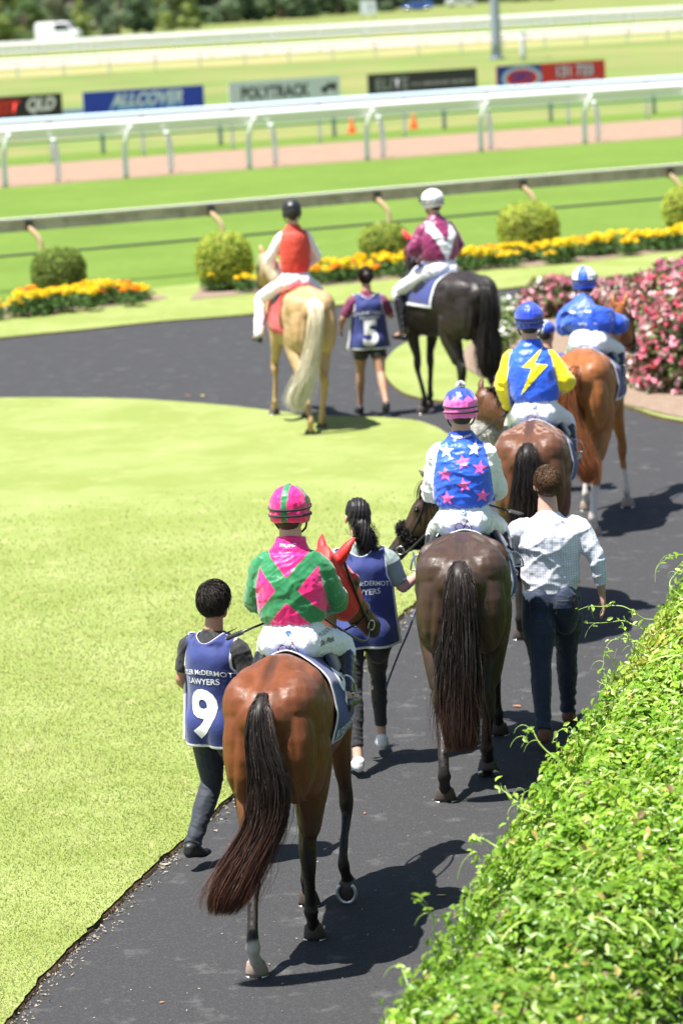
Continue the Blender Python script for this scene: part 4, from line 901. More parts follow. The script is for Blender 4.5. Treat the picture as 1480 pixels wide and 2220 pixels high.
# --- black
BLK = dict(base=(.026, .020, .018), light=(.036, .025, .02), top=(.02, .016, .015), points=(.012, .011, .011), tail=((.016, .014, .014), (.07, .05, .045)), nst=2400, tw=.005)
h6, b6, T6, hm6, _ = horse('horse', 'black horse in a red eared hood, turning in front of the marigold border', (1.50, 35.06), -25, 1.04, BLK,
    dict(LH=(.15, 0, 0, .0), RH=(-.30, .0, 0, .0), LF=(.95, 0, 0, .0), RF=(1.3, 0, 0, 0)), (1.62, -.22, 1.76), (.42, -.10, -.40),
    [(-.27, 0, 1.475, .05), (-.37, .0, 1.42, .065), (-.42, .0, 1.26, .08), (-.43, .01, 1.04, .10), (-.43, .02, .82, .13), (-.43, .02, .62, .12), (-.42, .02, .50, .06)], hood=(.62, .02, .03), detail=.013)
saddle_cloth(h6, T6, .34, 1.05, 88, ew=.03); saddle(h6, .62, [(.92, .33, .88), (.92, -.33, .88)])

# riders
def j1(y, v, co):
    g = np.abs(np.abs(y)-.36*np.abs(v-.50)) < .057; return np.where(g[:, None], np.array(GRN)[None], np.array(PINK)[None])
def j1s(y, co): return np.where(((co[:, 2] < 1.60) & (np.abs(y) > .3))[:, None], np.array(PINK)[None], np.array(GRN)[None])
def he1(l):
    g = (np.abs(l[:, 1]) < .018) | ((np.abs(l[:, 0]+.01-(l[:, 2]-.15)*.3) < .016) & (l[:, 2] > .05)); return np.where(g[:, None], np.array(GRN)[None], np.array(PINK)[None])
r1_, jo1, br1, hmr1, Sh1, kp1, sh1, pel1, z01 = rider('jockey in green and pink crossed silks with pink and green helmet, riding the nearest bay', (-.38, 15.62), 10, .965, .62, 2.385, j1, j1s, he1, lean=.05, look=-.06, dz=-.01, collar=PINK, breech=(.78, .79, .82))
def j2(y, v, co): return np.tile(np.array(BLUE), (len(y), 1))
def he2(l):
    a = np.arctan2(l[:, 1], l[:, 0]+.008); zz = np.abs(((a/(2*math.pi)*9) % 1)-.5)*.075; t = l[:, 2] > .062+zz; d2 = (l[:, 2] < .0)*0 > 1
    return np.where((t | d2)[:, None], np.array(s2l('1f3fc0'))[None], np.array(s2l('ff6ccb'))[None])
WSL = (.78, .78, .80)
r2_, jo2, br2, hmr2, Sh2, kp2, sh2, pel2, z02 = rider('jockey in blue silks with pink stars, white sleeves and a pom-pom helmet', (.70, 18.95), 5, .965, .62, 2.425, j2, WSL, he2, lean=.04, look=.15, pom=True, dz=.01, collar=s2l('1b3fae'), puffy=1.04, elbow=(.10, .212, 1.76))
r3_, jo3, br3, hmr3, Sh3, kp3, sh3, pel3, z03 = rider('jockey in blue silks with a yellow lightning bolt and yellow sleeves', (1.40, 23.3), 8, 1.0, .62, 2.40, BLUE, YEL, s2l('1c3fc4'), lean=.04, look=.1, detail=.011, puffy=1.0, hands=((.22, .22, 1.55), (.38, -.07, 1.66)), elbow=(.02, .235, 1.80), bandcol=BLACKM, dy=.03)
def j4(y, v, co): 
    c = np.tile(np.array(s2l('2455d0')), (len(y), 1)); st = poly_in(y, v, star(-.005, .38, .055, k=6)) | poly_in(y, v, star(-.11, .36, .03, k=6)) | poly_in(y, v, star(.07, .80, .06, k=6)) | poly_in(y, v, star(-.06, .82, .06, k=6)) | poly_in(y, v, star(.0, .64, .02, k=6)); c[st] = (.8, .8, .82); return c
def he4(l):
    a = np.arctan2(l[:, 1], l[:, 0]+.008); t = (np.floor(a/(math.pi/4)) % 2 == 0) & (l[:, 2] > .02); return np.where(t[:, None], np.array((.8, .8, .82))[None], np.array(s2l('2455d0'))[None])
r4_, jo4, br4, hmr4, Sh4, kp4, sh4, pel4, z04 = rider('jockey leaning forward in royal blue silks with white stars, on the chestnut', (2.12, 27.75), 13, 1.0, .60, 2.23, j4, s2l('2455d0'), he4, lean=.15, look=.45, detail=.012, puffy=1.22, elbow=(.16, .26, 1.72), hands=((.50, .07, 1.62), (.50, -.07, 1.62)), dy=.07)
def j5(y, v, co): return np.tile(np.array((.62, .06, .035)), (len(y), 1))
r5_, jo5, br5, hmr5, Sh5, kp5, sh5, pel5, z05 = rider('rider in a red quilted vest, white jodhpurs and black helmet, on the palomino', (-.24, 34.85), -13, 1.0, .62, 2.50, j5, WSL, (.018, .018, .02), lean=.0, look=-.1, detail=.012, puffy=.90, boots=False, knee=(.30, .34, 1.40), foot=(.10, .42, 1.02), band=False, jmat=CLOTH, helmmat=M('helmet_shell', attr=True, rough=.4), elbow=(.08, .27, 1.85), hands=((.36, .06, 1.62), (.36, -.06, 1.62)), dz=.02)
def j6(y, v, co):
    w_ = (np.abs(np.abs(y+.01)-.21*(v-.22)) < .050) & (v > .02) & (v < .97) ; return np.where(w_[:, None], np.array((.8, .8, .82))[None], np.array(MAR)[None])
r6_, jo6, br6, hmr6, Sh6, kp6, sh6, pel6, z06 = rider('jockey in maroon silks with a white V and white helmet, on the black horse', (1.50, 35.06), -25, 1.04, .62, 2.42, j6, MAR, (.8, .8, .82), lean=.08, look=.2, detail=.012, puffy=1.12, boots=True, knee=(.42, .31, 1.33), foot=(.28, .34, .90), elbow=(.10, .27, 1.80))
# hair bun below the black helmet
scb = Shape().ell((-.085, 0, -.05), (.035, .05, .04), M4=hmr5); scb.obj('hair_bun', M('dark_hair', (.02, .013, .01), .5), r5_, plain=True)

# marks on silks and breeches
def back(T, root, name, bm, z, mat, y=0, x=-.6, off=.004, step=.025, warp=None, par=None, U=(0, -1, 0), V=(0, 0, 1)):
    return decal(name, bm, T, mat, par or root, Vector((x, y, z)), U, V, off, step, warp)
TJ1, TB1, TJ2, TB2, TJ3, TB3 = [bvh(o_) for o_ in (jo1, br1, jo2, br2, jo3, br3)]
arcn = lambda a: (lambda x, y: (x, y-a*x*x))
back(TJ1, r1_, 'collar_lettering', text_bm('RYLAND', .022, .0004), sh1+.05, INKW, par=jo1, warp=arcn(-2.5), off=.003, step=.01)
LB, LR, LK = ink('logo_blue', s2l('2f6fb8')), ink('logo_maroon', s2l('6b2340')), ink('script_black', (.03, .03, .04))
def block_logo(s_):   # three stacked little blocks
    q = s_; return poly_bm([[(-q*1.2, -q*.1), (-q*.45, -q*.1), (-q*.45, q*.55), (-q*1.2, q*.55)], [(-q*.35, -q*1.1), (q*.35, -q*1.1), (q*.35, q*.1), (-q*.35, q*.1)], [(q*.45, -q*.1), (q*1.2, -q*.1), (q*1.2, q*.55), (q*.45, q*.55)], [(-q*.8, q*.2), (q*.8, q*.2), (q*.8, q*.9), (-q*.8, q*.9)]])
def line_bm(paths, w):
    bm = bmesh.new()
    for P in paths:
        C_ = catmull([(x, y, 0) for x, y in P], 6); T_ = np.gradient(C_, axis=0); Nn = np.stack([-T_[:, 1], T_[:, 0], 0*T_[:, 0]], 1); Nn /= np.linalg.norm(Nn, axis=1)[:, None]+1e-9
        a = [bm.verts.new(p+n*w) for p, n in zip(C_, Nn)]; b = [bm.verts.new(p-n*w) for p, n in zip(C_, Nn)]
        for i in range(len(a)-1): bm.faces.new((a[i], b[i], b[i+1], a[i+1]))
    return bm
def horse_heart(s_): return [[(-.9*s_, -.5*s_), (-1.2*s_, .1*s_), (-.9*s_, .6*s_), (-.4*s_, .55*s_), (-.1*s_, .2*s_)], [(-.9*s_, -.5*s_), (-.3*s_, -.9*s_), (.5*s_, -.8*s_)]], [[(-.2*s_, -.4*s_), (.1*s_, .3*s_), (.5*s_, .8*s_), (.9*s_, .4*s_), (1.1*s_, -.2*s_), (.7*s_, -.7*s_)], [(.0*s_, -.1*s_), (.35*s_, .25*s_), (.7*s_, .0*s_), (.6*s_, -.4*s_)], [(.5*s_, .8*s_), (.45*s_, 1.05*s_), (.65*s_, .9*s_)]]
for (T_, r_, o_, pel_, dx_) in ((TB1, r1_, br1, pel1, 0), (TB2, r2_, br2, pel2, 0), (TB3, r3_, br3, pel3, .0)):
    back(T_, r_, 'breeches_logo', block_logo(.013) if r_ is r1_ else poly_bm([[(-.018, -.012), (.018, -.012), (.018, .012), (-.018, .012)]]), pel_+.066, LB, par=o_, y=dx_, step=.012)
    if r_ is not r1_: back(T_, r_, 'breeches_logo_ring', line_bm([[(.010*math.cos(a), .008*math.sin(a)) for a in np.linspace(0, 6.28, 9)]], .002), pel_+.066, INKW, par=o_, off=.006, step=.01)
    A_, B_ = horse_heart(.045); back(T_, r_, 'horse_logo_curve', line_bm(A_, .0026), pel_-.028, ink('logo_pink', s2l('b03a6a')), par=o_, step=.02); back(T_, r_, 'horse_logo_head', line_bm(B_, .0022), pel_-.028, LR, par=o_, step=.02)
for q in ((.045, 1.605), (.03, 1.57)): pass
back(TB1, r1_, 'thigh_lettering', text_bm('RACEHORSE', .030, .0003), 1.605, ink('letter_grey', (.25, .25, .28)), par=br1, y=-.44, U=(.55, -.83, 0), x=.22, step=.02)
back(TB1, r1_, 'thigh_script', text_bm('Du Pless', .045, .0006, shear=.3, sx=.8), 1.555, LK, par=br1, y=-.44, U=(.55, -.83, 0), x=.22, step=.02)
stars = [(-.095, .86, 1), (.085, .88, 1), (.01, .70, 1), (-.105, .52, 1), (.115, .60, 1), (.012, .36, 1), (-.10, .16, 1), (.125, .18, 1), (.0, .04, .3)]
SPK = M('pink_satin', s2l('ff6cc0'), .32, spec=.6); SPK_SUN = M('sunlit_pink_satin', (.8, .8, .83), .32, spec=.6); SYE = M('yellow_satin', s2l('fff02a'), .35, spec=.5)
hspan = sh2+.03-z02
for i, (u, v, k_) in enumerate(stars[:8]):
    back(TJ2, r2_, 'star', poly_bm([star(0, 0, .050, .2*math.sin(i*2.1), 5, .40)]), z02+v*hspan, SPK_SUN if v > .8 else SPK, y=-u, par=jo2, step=.014, off=.0025)  # shoulder stars painted whitish: sunlight on the pink satin put into the colour
back(TJ2, r2_, 'collar_lettering', text_bm('PALRACE WEAR', .018, .0004), sh2+.05, INKW, par=jo2, warp=arcn(-2.5), off=.003, step=.01)
bolt = [(.09, .235), (-.065, .085), (.035, .08), (-.09, -.105), (-.095, -.125), (.115, .075+.02), (.115, .10), (.02, .11)]
bolt = [(.075, .22), (-.085, .078), (-.01, .070), (-.10, -.13), (.105, .085), (.105, .09), (.012, .105)]
back(TJ3, r3_, 'lightning_bolt', poly_bm([bolt]), (z03+sh3)/2+.0, SYE, par=jo3, step=.014, y=.0, off=.0035)
# saddle cloth marks, near horse right side
TC1 = bvh(c1)
for T_, o_ in ((TC1, c1), (bvh(c2), c2)):
    decal('cloth_number', text_bm('9', .26, .012), T_, INKW, o_, Vector((.62, -.8, 1.30)), (1, 0, 0), (0, 0, 1), .008, .03)
    decal('cloth_lettering', text_bm('BUTLER McDERMOTT\nLAWYERS', .060, .001), T_, INKW, o_, Vector((.70, -.8, 1.06)), (1, 0, 0), (0, 0, 1), .008, .03)
# whips carried by three jockeys
def whip(a, b, root, label):
    a, b = Vector(a), Vector(b); q = empty('riding_whip', (0, 0, 0)); q.matrix_world = root.matrix_basis; tag(q, label, 'whip')
    tube_mesh('grip', [a, a*.8+b*.2], .013, BLACKM, q); tube_mesh('shaft', [a*.8+b*.2, b], [.007, .005], BLACK, q); tube_mesh('flap', [b, b+(b-a)*.12], .014, BLACKM, q)
bpy.context.view_layer.update()
whip((.50, .335, 1.60), (1.0, .02, 1.66), r1_, 'black riding whip at the left hip of the green and pink jockey')
whip((.50, -.37, 1.62), (1.02, .02, 1.66), r2_, 'black riding whip beside the white sleeve of the star silked jockey')
whip((.84, .20, 1.58), (.45, .52, 1.36), r3_, 'grey riding whip held low by the jockey with yellow sleeves')

# ------------------------------------------------------------------ people on foot
BLKC = (.012, .012, .014); DHAIR = (.022, .016, .013)
TREAD = M('white_canvas', (.78, .78, .76), .7); BRSH = M('tan_leather', (.16, .06, .035), .5); BSH = M('black_shoe', (.015, .015, .017), .5)
w9, g9, hm9, L9, A9 = walker('stable hand with short black hair in a navy bib numbered nine, beside the bay', (-.74, 17.5), 32, 1.575, skin='tan', top=BLKC, bottom=(.018, .024, .036), shoes=(BSH,), stride=.20, lead='R', sleeve=.45, arms={1: ((-.02, .245, 1.14), (.16, .25, 1.02)), -1: ((.02, -.26, 1.14), (.30, -.22, 1.12))}, look=-.1, topmat=BLACKM and CLOTH)
scalp(w9, hm9, (.030, .024, .020), n=9000, L=(.030, .075), spike=1.3)
bb9 = bib(w9, g9, .215, .76, 1.47, '9', flare=.02, dig_z=.96)
ww, gw, hmw, Lw, Aw = walker('woman in navy bib, grey tee and black leggings, white sneakers, leading the dark brown horse', (.10, 19.62), -4, 1.66, skin='fair', top=(.22, .28, .26), bottom=(.016, .014, .018), shoes=(TREAD,), stride=.30, lead='R', sleeve=.5, legtype='leggings', arms={1: ((.05, .25, 1.14), (.28, .18, 1.02)), -1: ((.02, -.27, 1.16), (.16, -.40, 1.22), .9)}, pelw=1.05, look=.2, feet=((-.30, .03), (.22, .05)), lat=.10)
scw = Shape(); scw.ell((-.015, 0, .03), (.103, .084, .10), M4=hmw); scw.ell((-.055, 0, -.02), (.058, .072, .07), M4=hmw); scw.ell((-.10, 0, -.045), (.035, .04, .038), M4=hmw)
scw.tube([(-.105, .0, -.04, .036, .03), (-.125, -.01, -.10, .042, .03), (-.115, -.02, -.17, .045, .03), (-.10, -.025, -.23, .03, .02)], n=3, M4=hmw)
inv_ = np.array(hmw.inverted())
hw_ = scw.obj('hair', HAIR, ww, voxel=.006, it=2, col=np.array((.013, .011, .012)), disp=lambda co: .0035*np.sin((co @ inv_[:3, :3].T)[:, 1]*260+(co @ inv_[:3, :3].T)[:, 2]*60))
n = 1500; u = rng.random(n); st_ = np.stack([-.105-.02*rng.random(n), rng.normal(0, .028, n), -.03-.10*u], 1); v = np.linspace(0, 1, 7)
Pp = st_[:, None]+np.stack([.0*v+.010*np.sin(v*9)[None]*rng.normal(0, 1, (n, 1)), -.025*v[None]+rng.normal(0, .012, (n, 1))*v[None]+.006*np.sin(v*8)[None], -.14*v[None]*rng.uniform(.5, 1.1, (n, 1))], 2)
m4 = np.array(hmw); strands('ponytail_strands', HAIR, hw_, Pp @ m4[:3, :3].T+m4[:3, 3], .003, np.array((.018, .014, .014))*(.5+rng.random((n, 1))))
bib(ww, gw, .205, .80, 1.47, None, flare=.03)
# man in the checked shirt
wm, gm, hmm, Lm, Am = walker('man in white checked shirt, dark jeans and tan shoes, walking beside the dark brown horse', (1.30, 20.10), 2, 1.735, skin='fair', top=(.80, .80, .83), bottom=(.010, .022, .052), shoes=(BRSH,), sleeve=1.72, fat=1.12, arms={1: ((.12, .26, 1.16), (.38, .18, 1.12)), -1: ((-.03, -.30, 1.16), (-.01, -.325, .92), .35)}, feet=((-.36, .05), (.36, .0)), tuck=True, look=.25, lat=.09, pelw=1.0)
scalp(wm, hmm, (.10, .055, .030), n=8000, L=(.012, .024), spike=.35, w=.0024)
# checked shirt pattern is woven: recolour the shirt with thin blue-grey lines
def shirt_mat():
    mt = M('checked_cotton', (.80, .80, .84), .8, bump=(14, .35, .012)); n = mt.node_tree.nodes; L = mt.node_tree.links.new; b = n['Principled BSDF']
    tc = n.new('ShaderNodeTexCoord'); sx = n.new('ShaderNodeSeparateXYZ'); L(tc.outputs['Object'], sx.inputs[0]); fac = None
    for ch, cw in (('Y', .0165), ('Z', .0165)):
        d = n.new('ShaderNodeMath'); d.operation = 'DIVIDE'; L(sx.outputs[ch], d.inputs[0]); d.inputs[1].default_value = cw
        f = n.new('ShaderNodeMath'); f.operation = 'FRACT'; L(d.outputs[0], f.inputs[0]); g = n.new('ShaderNodeMath'); g.operation = 'LESS_THAN'; L(f.outputs[0], g.inputs[0]); g.inputs[1].default_value = .17
        if fac is None: fac = g
        else: mx = n.new('ShaderNodeMath'); mx.operation = 'MAXIMUM'; L(fac.outputs[0], mx.inputs[0]); L(g.outputs[0], mx.inputs[1]); fac = mx
    m_ = n.new('ShaderNodeMix'); m_.data_type = 'RGBA'; m_.inputs[6].default_value = (.80, .80, .84, 1); m_.inputs[7].default_value = (.42, .46, .68, 1); L(fac.outputs[0], m_.inputs[0]); L(m_.outputs[2], b.inputs['Base Color']); return mt
gm.data.materials[0] = shirt_mat()
bl = Shape().tube([(0, 0, .955, .152, .118), (0, 0, .985, .152, .118)], n=2, cap=.05)
bl.obj('belt', CLOTH, wm, voxel=.008, it=1, col=lambda co: np.where((np.sin(np.arctan2(co[:, 1], co[:, 0])*42) > .3)[:, None], np.array((.45, .12, .06))[None], np.array((.03, .045, .12))[None]))
# stable hand with number five, bare legs
w5, g5, hm5_, L5, A5 = walker('stable hand in black shorts and a navy bib numbered five, walking ahead of the palomino', (.40, 35.95), -8, 1.66, skin='tan', top=(.16, .02, .07), bottom=BLKC, shoes=(BSH,), stride=.26, lead='L', sleeve=.5, legtype='shorts', detail=.010, arms={1: ((.0, .30, 1.16), (.16, .30, 1.04)), -1: ((.05, -.28, 1.16), (.25, -.32, 1.20))}, feet=((.24, .0), (-.36, .10)), lat=.11)
scalp(w5, hm5_, (.030, .018, .014), n=2500, L=(.03, .06), spike=.1, w=.005); Shape().ell((-.10, 0, .02), (.045, .045, .045), M4=hm5_).obj('hair_bun', M('dark_hair'), w5, plain=True)
bib(w5, g5, .205, .80, 1.47, '5', flare=.05)
# helper in a blue and white cap, beyond the jockeys
wc, gc, hmc, Lc, Ac = walker('stable hand in a blue and white cap, half hidden beyond the chestnut', (1.98, 29.9), 10, 1.60, skin='mid', top=(.05, .07, .25), bottom=BLKC, shoes=(BSH,), stride=.22, detail=.012, sleeve=.5, look=-.5)
def capc(l): return np.where(((np.abs(l[:, 1]) < .03) | (l[:, 0] > .09))[:, None], np.array((.75, .77, .82))[None], np.array(s2l('2b4fc0'))[None])
scc = Shape().ell((-.01, 0, .04), (.108, .088, .088), M4=hmc); scc.tube([(.07, 0, .045, .07, .008), (.17, 0, .03, .05, .006)], n=2, M4=hmc); ic = np.array(hmc.inverted())
scc.obj('cap', CLOTH, wc, voxel=.008, it=2, col=lambda co: capc(co @ ic[:3, :3].T+ic[:3, 3])); Shape().ell((-.04, 0, -.01), (.065, .072, .07), M4=hmc).obj('hair', M('dark_hair'), wc, plain=True)
# lead straps
o = tube_mesh('lead_strap', [(.44, 20.1, 1.22), (.46, 19.9, 1.0), (.40, 19.8, .82), (.32, 19.75, .66), (.25, 19.75, .50), (.22, 19.75, .42)], .006, M('blue_webbing', (.03, .05, .12), .6)); tag(o, 'dark blue lead strap hanging beside the dark brown horse', 'strap')

# ------------------------------------------------------------------ leaves, bushes, flowers
def leaf_cloud(name, P, Nn, size, mat, parent, cols, fold=.25, asp=.55, jit=.6):
    """P points, Nn preferred normals; 6-vertex folded leaves"""
    n = len(P); Nn = Nn+rng.normal(0, jit, (n, 3)); Nn /= np.linalg.norm(Nn, axis=1)[:, None]
    t = rng.normal(size=(n, 3)); t -= Nn*np.sum(t*Nn, 1)[:, None]; t /= np.linalg.norm(t, axis=1)[:, None]; b = np.cross(Nn, t); s = size*(.6+.8*rng.random(n)); s = s[:, None]
    lift = fold*s*Nn
    pts = [P-t*s*.5, P-t*s*.12+b*s*asp*.5+lift*.6, P+t*s*.25+b*s*asp*.38+lift*.5, P+t*s*.5-lift*.35, P+t*s*.25-b*s*asp*.38+lift*.5, P-t*s*.12-b*s*asp*.5+lift*.6]
    mid = P+t*s*.1
    V = np.stack(pts+[mid], 1).reshape(-1, 3); i = np.arange(n)[:, None]*7
    F = np.concatenate([i+np.array([[0, 6, 1]]), i+np.array([[1, 6, 2]]), i+np.array([[2, 6, 3]]), i+np.array([[3, 6, 4]]), i+np.array([[4, 6, 5]]), i+np.array([[5, 6, 0]])], 1).reshape(-1, 3)
    return mesh_obj(name, V, F, mat, parent, True, np.repeat(cols, 7, axis=0))
LEAF = M('leaf', attr=True, rough=.36, trans=.45, spec=.55)
LEAFM = M('leaf_matte', attr=True, rough=.6, trans=.18, spec=.3)
PETAL = M('petal', attr=True, rough=.6, trans=.35)
def pal(n, cols, w=None, var=.2):
    c = np.array(cols)[rng.choice(len(cols), n, p=w)]; return np.clip(c*(1+var*rng.normal(size=(n, 1))), 0, 1)
# clipped round bushes
def ball(label, x, y, r, h, cols):
    root = empty('round_bush', (x, y, 0)); tag(root, label, 'bush', 'clipped round bushes along the rail')
    n = 9000; d = rng.normal(size=(n, 3)); d /= np.linalg.norm(d, axis=1)[:, None]; q = np.sign(d)*np.abs(d)**.82
    lump = 1+.05*sines(d, 5, int(r*1000)); P_ = q*np.array([r, r, h/2])*lump[:, None]*(.90+.12*rng.random((n, 1))); P_[:, 2] += h*.53; k = P_[:, 2] > .02
    leaf_cloud('foliage', P_[k], d[k], .038, LEAFM, root, pal(k.sum(), cols))
    Shape().ell((0, 0, h*.53), (r*.86, r*.86, h*.44), k=20).obj('inner_twigs', M('inner_twigs', (.03, .045, .012), .9), root, plain=True)
    tube_mesh('stem', [(0, 0, 0), (0, 0, .2)], .03, M('bark', (.12, .09, .06), .9), root); return root
G1 = [(.17, .25, .035), (.25, .34, .05), (.11, .16, .03)]; G2 = [(.38, .46, .05), (.27, .38, .04), (.48, .50, .08)]
ball('dark green clipped round bush at the left end of the border', -4.33, 51.7, .44, .80, G1)
ball('yellow green clipped round bush beside the palomino horse', -1.68, 51.8, .46, .90, G2)
ball('clipped round bush half hidden by the red hooded black horse', .93, 53.6, .42, .80, G1+G2)
ball('large lime clipped bush above the middle of the marigold border', 3.46, 55.9, .54, .86, G2)
ball('clipped bush at the right edge beside the timber rail', 6.5, 57.9, .50, .9, G2)
# marigolds
MF = [(-5.6, -2.85, 49.5, .62, 26), (-1.95, -1.1, 51.9, .2, 7), (-.5, 1.7, 52.6, .5, 22), (1.9, 6.9, 54.4, .55, 46)]
prots = []
for k, oc in enumerate([(.95, .66, .01), (.95, .36, .01), (.95, .74, .03)]):
    root = empty('marigold', (0, 0, -50)); n = 200; P_ = rng.normal(0, 1, (n, 3))*np.array([.10, .10, .05])+np.array([0, 0, .11]); P_[:, 2] = np.abs(P_[:, 2])
    leaf_cloud('foliage', P_, np.tile([0, 0, 1.], (n, 1)), .07, LEAFM, root, pal(n, [(.07, .15, .04), (.11, .20, .05)]), asp=.35, jit=1)
    n = 70; d = rng.normal(size=(n, 3)); d /= np.linalg.norm(d, axis=1)[:, None]; d[:, 2] = np.abs(d[:, 2])
    f0 = leaf_cloud('flower', d*np.array([.046, .046, .030]), d, .042, PETAL, root, pal(n, [oc], var=.12), asp=.9, jit=.5); f0.location = (.0, 0, .28)
    for j in range(4+k):
        f = f0.copy(); S.collection.objects.link(f); a = j*2.1+k; f.location = (.13*math.cos(a), .13*math.sin(a), .23+.07*random.random()); f.rotation_euler = (random.uniform(-.3, .3), random.uniform(-.3, .3), a)
    prots.append(root)
used = [False]*3; rm = random.Random(4)
lead = ('yellow marigold plant in the strip border', 'deep orange marigold plant in the strip border', 'golden marigold plant in the strip border')
spots_m = []
for x0, x1, y0, dpt, cnt in MF:
    for i in range(cnt): spots_m.append((x0+(x1-x0)*(i+.5)/cnt+rm.uniform(-.08, .08), x0))
def front(x): return float(np.interp(x, [-6.9, -5.2, -4.0, -2.8, -1.4, -.1, 2.15, 3.9, 6.0, 7.9], [47.8, 49.4, 49.95, 50.8, 51.2, 52.0, 53.3, 53.9, 55.3, 56.3]))
for i, (x, _) in enumerate(spots_m):
    k = rm.choices([0, 1, 2], [.52, .14, .34])[0]; r_ = prots[k] if not used[k] else copy_tree(prots[k]); used[k] = True
    r_.location = (x, front(x)+rm.uniform(-.05, 1.0)-(.85 if x < -2.4 else .35), .02); r_.rotation_euler.z = rm.uniform(0, 6); s_ = rm.uniform(.7, 1.25); r_.scale = (s_, s_, s_); tag(r_, lead[k], 'flower', lead[k].split(' plant')[0]+' plants in the border')
# pink flowering bushes
FB = [('small pale pink flowering bush at the tip of the island bed', 3.42, 45.5, .80, .50, 0), ('pink flowering bush second from the tip of the island bed', 4.25, 43.7, .9, .64, 0), ('pale pink flowering bush in the middle of the island bed', 4.4, 41.6, 1.0, .85, 0), ('bushy rose pink flowering bush beside the chestnut horse', 4.45, 39.2, 1.05, 1.05, 1), ('dense pink flowering bush at the near corner of the island bed', 4.35, 36.9, .95, 1.08, 1), ('pink flowering bush at the right edge near the path', 5.6, 36.5, 1.15, 1.15, 0), ('magenta flecked flowering bush at the right edge', 6.0, 40.0, 1.3, 1.1, 2), ('magenta flowering bush high on the right edge', 5.9, 43.6, 1.3, .86, 2), ('mixed pink flowering bush at the back of the island bed', 5.6, 46.4, 1.2, .62, 2)]
PK = [[(.72, .30, .38), (.62, .16, .25), (.84, .64, .64), (.55, .18, .24)], [(.72, .28, .36), (.62, .14, .22), (.84, .60, .60), (.65, .10, .14)], [(.82, .38, .45), (.70, .04, .30), (.80, .20, .40), (.86, .58, .62)]]
for lb, x, y, r, h, k in FB:
    root = empty('flowering_bush', (x, y, .03)); tag(root, lb, 'bush', 'pink flowering bushes in the island bed')
    def cloud(n, rad, seed):
        d = rng.normal(size=(n, 3)); d[:, 2] = np.abs(d[:, 2])*1.0; d /= np.linalg.norm(d, axis=1)[:, None]; lump = 1+.13*sines(d+np.array([x, y, 0]), 4.5, seed)
        q = np.sign(d)*np.abs(d)**.8; return q*np.array([r, r, h])*lump[:, None]*rad(n), d
    P_, d = cloud(3600, lambda n: .78+.25*rng.random((n, 1)), 3); leaf_cloud('foliage', P_, d, .085, LEAFM, root, pal(3600, [(.07, .11, .03), (.12, .17, .05), (.10, .06, .03)]), asp=.45, jit=1)
    nf = int(390*r*(h+.6)); P_, d = cloud(nf, lambda n: .93+.10*rng.random((n, 1)), 3); cc = pal(nf, PK[k], var=.15)
    P5 = np.repeat(P_, 5, axis=0); d5 = np.repeat(d, 5, axis=0); P5 = P5+rng.normal(0, .016, P5.shape)
    f = leaf_cloud('blossoms', P5, d5, .055, PETAL, root, np.repeat(cc, 5, axis=0), asp=.9, jit=.5); f['kind'] = 'stuff'
    Shape().ell((0, 0, h*.3), (r*.74, r*.74, h*.52), k=20).obj('inner_twigs', M('inner_twigs2', (.05, .045, .02), .95), root, plain=True)
# little white flowers
for i, (x, y, lb) in enumerate(((2.55, 45.6, 'white flowering plant at the tip of the island bed'), (2.35, 44.3, 'white flowering plant in front of the smallest pink bush'), (2.25, 42.6, 'loose white flowering plant beside the black horse tail'), (2.15, 41.2, 'nearest white flowering plant in the island bed'))):
    root = empty('white_flower', (x, y, .03)); tag(root, lb, 'flower'); n = 260; P_ = rng.normal(0, 1, (n, 3))*np.array([.09, .09, .06])+np.array([0, 0, .11]); P_[:, 2] = np.abs(P_[:, 2]); leaf_cloud('foliage', P_, np.tile([0, 0, 1.], (n, 1)), .08, LEAFM, root, pal(n, [(.12, .20, .06), (.2, .26, .08)]), asp=.4, jit=1)
    n = 16; P_ = rng.normal(0, 1, (n, 3))*np.array([.09, .09, .03])+np.array([0, 0, .21]); leaf_cloud('blossoms', P_, np.tile([0, 0, 1.], (n, 1)), .06, PETAL, root, pal(n, [(.85, .84, .80)], var=.05), asp=.9, jit=.6)

# creeper covered hedge in front on the right
EX, EY = [-.3, -.02, .10, .55, .99, 1.5, 2.0, 2.6], [9.6, 10.4, 11.2, 13.1, 15.0, 17.0, 19.0, 21.5]
HX = lambda y: np.interp(y, EY, EX)
def hz(x, y):
    w = x-HX(y)-.05*sines(np.stack([x*0, y, y*0], 1), 5, 4); e = np.clip(w/.28, 0, 1); z = 1.18*(1-(1-e)**2.4)**.45
    z = z+.07*sines(np.stack([x, y, 0*x], 1), 4.2, 8)*e+.04*sines(np.stack([x, y, 0*x], 1), 10, 2)*e+.16*sm(w, .3, 1.2)
    z -= .55*np.exp(-(((x-HX(y)-1.15)/.35)**2))*sm(-y, -13.2, -11.6)
    return z, w
hd = empty('hedge', (1.6, 15.4, 0)); tag(hd, 'lime green creeper covered hedge along the right side of the path', 'hedge')
gy = np.linspace(9.6, 22.5, 130); gu = np.concatenate([np.linspace(.03, .4, 14), np.linspace(.45, 2.4, 26)]); V = []; 
for y in gy:
    xs = HX(y)+gu; zz, w = hz(xs, np.full(len(xs), y)); V += [(x-1.6, y-15.4, max(z-.10, .0)) for x, z in zip(xs, zz)]
nu = len(gu); F = [(i*nu+j, i*nu+j+1, (i+1)*nu+j+1, (i+1)*nu+j) for i in range(len(gy)-1) for j in range(nu-1)]
b0 = len(V); 
for i, y in enumerate(gy): V.append((HX(y)+.04-1.6, y-15.4, 0))
F += [(b0+i, i*nu, (i+1)*nu, b0+i+1) for i in range(len(gy)-1)]
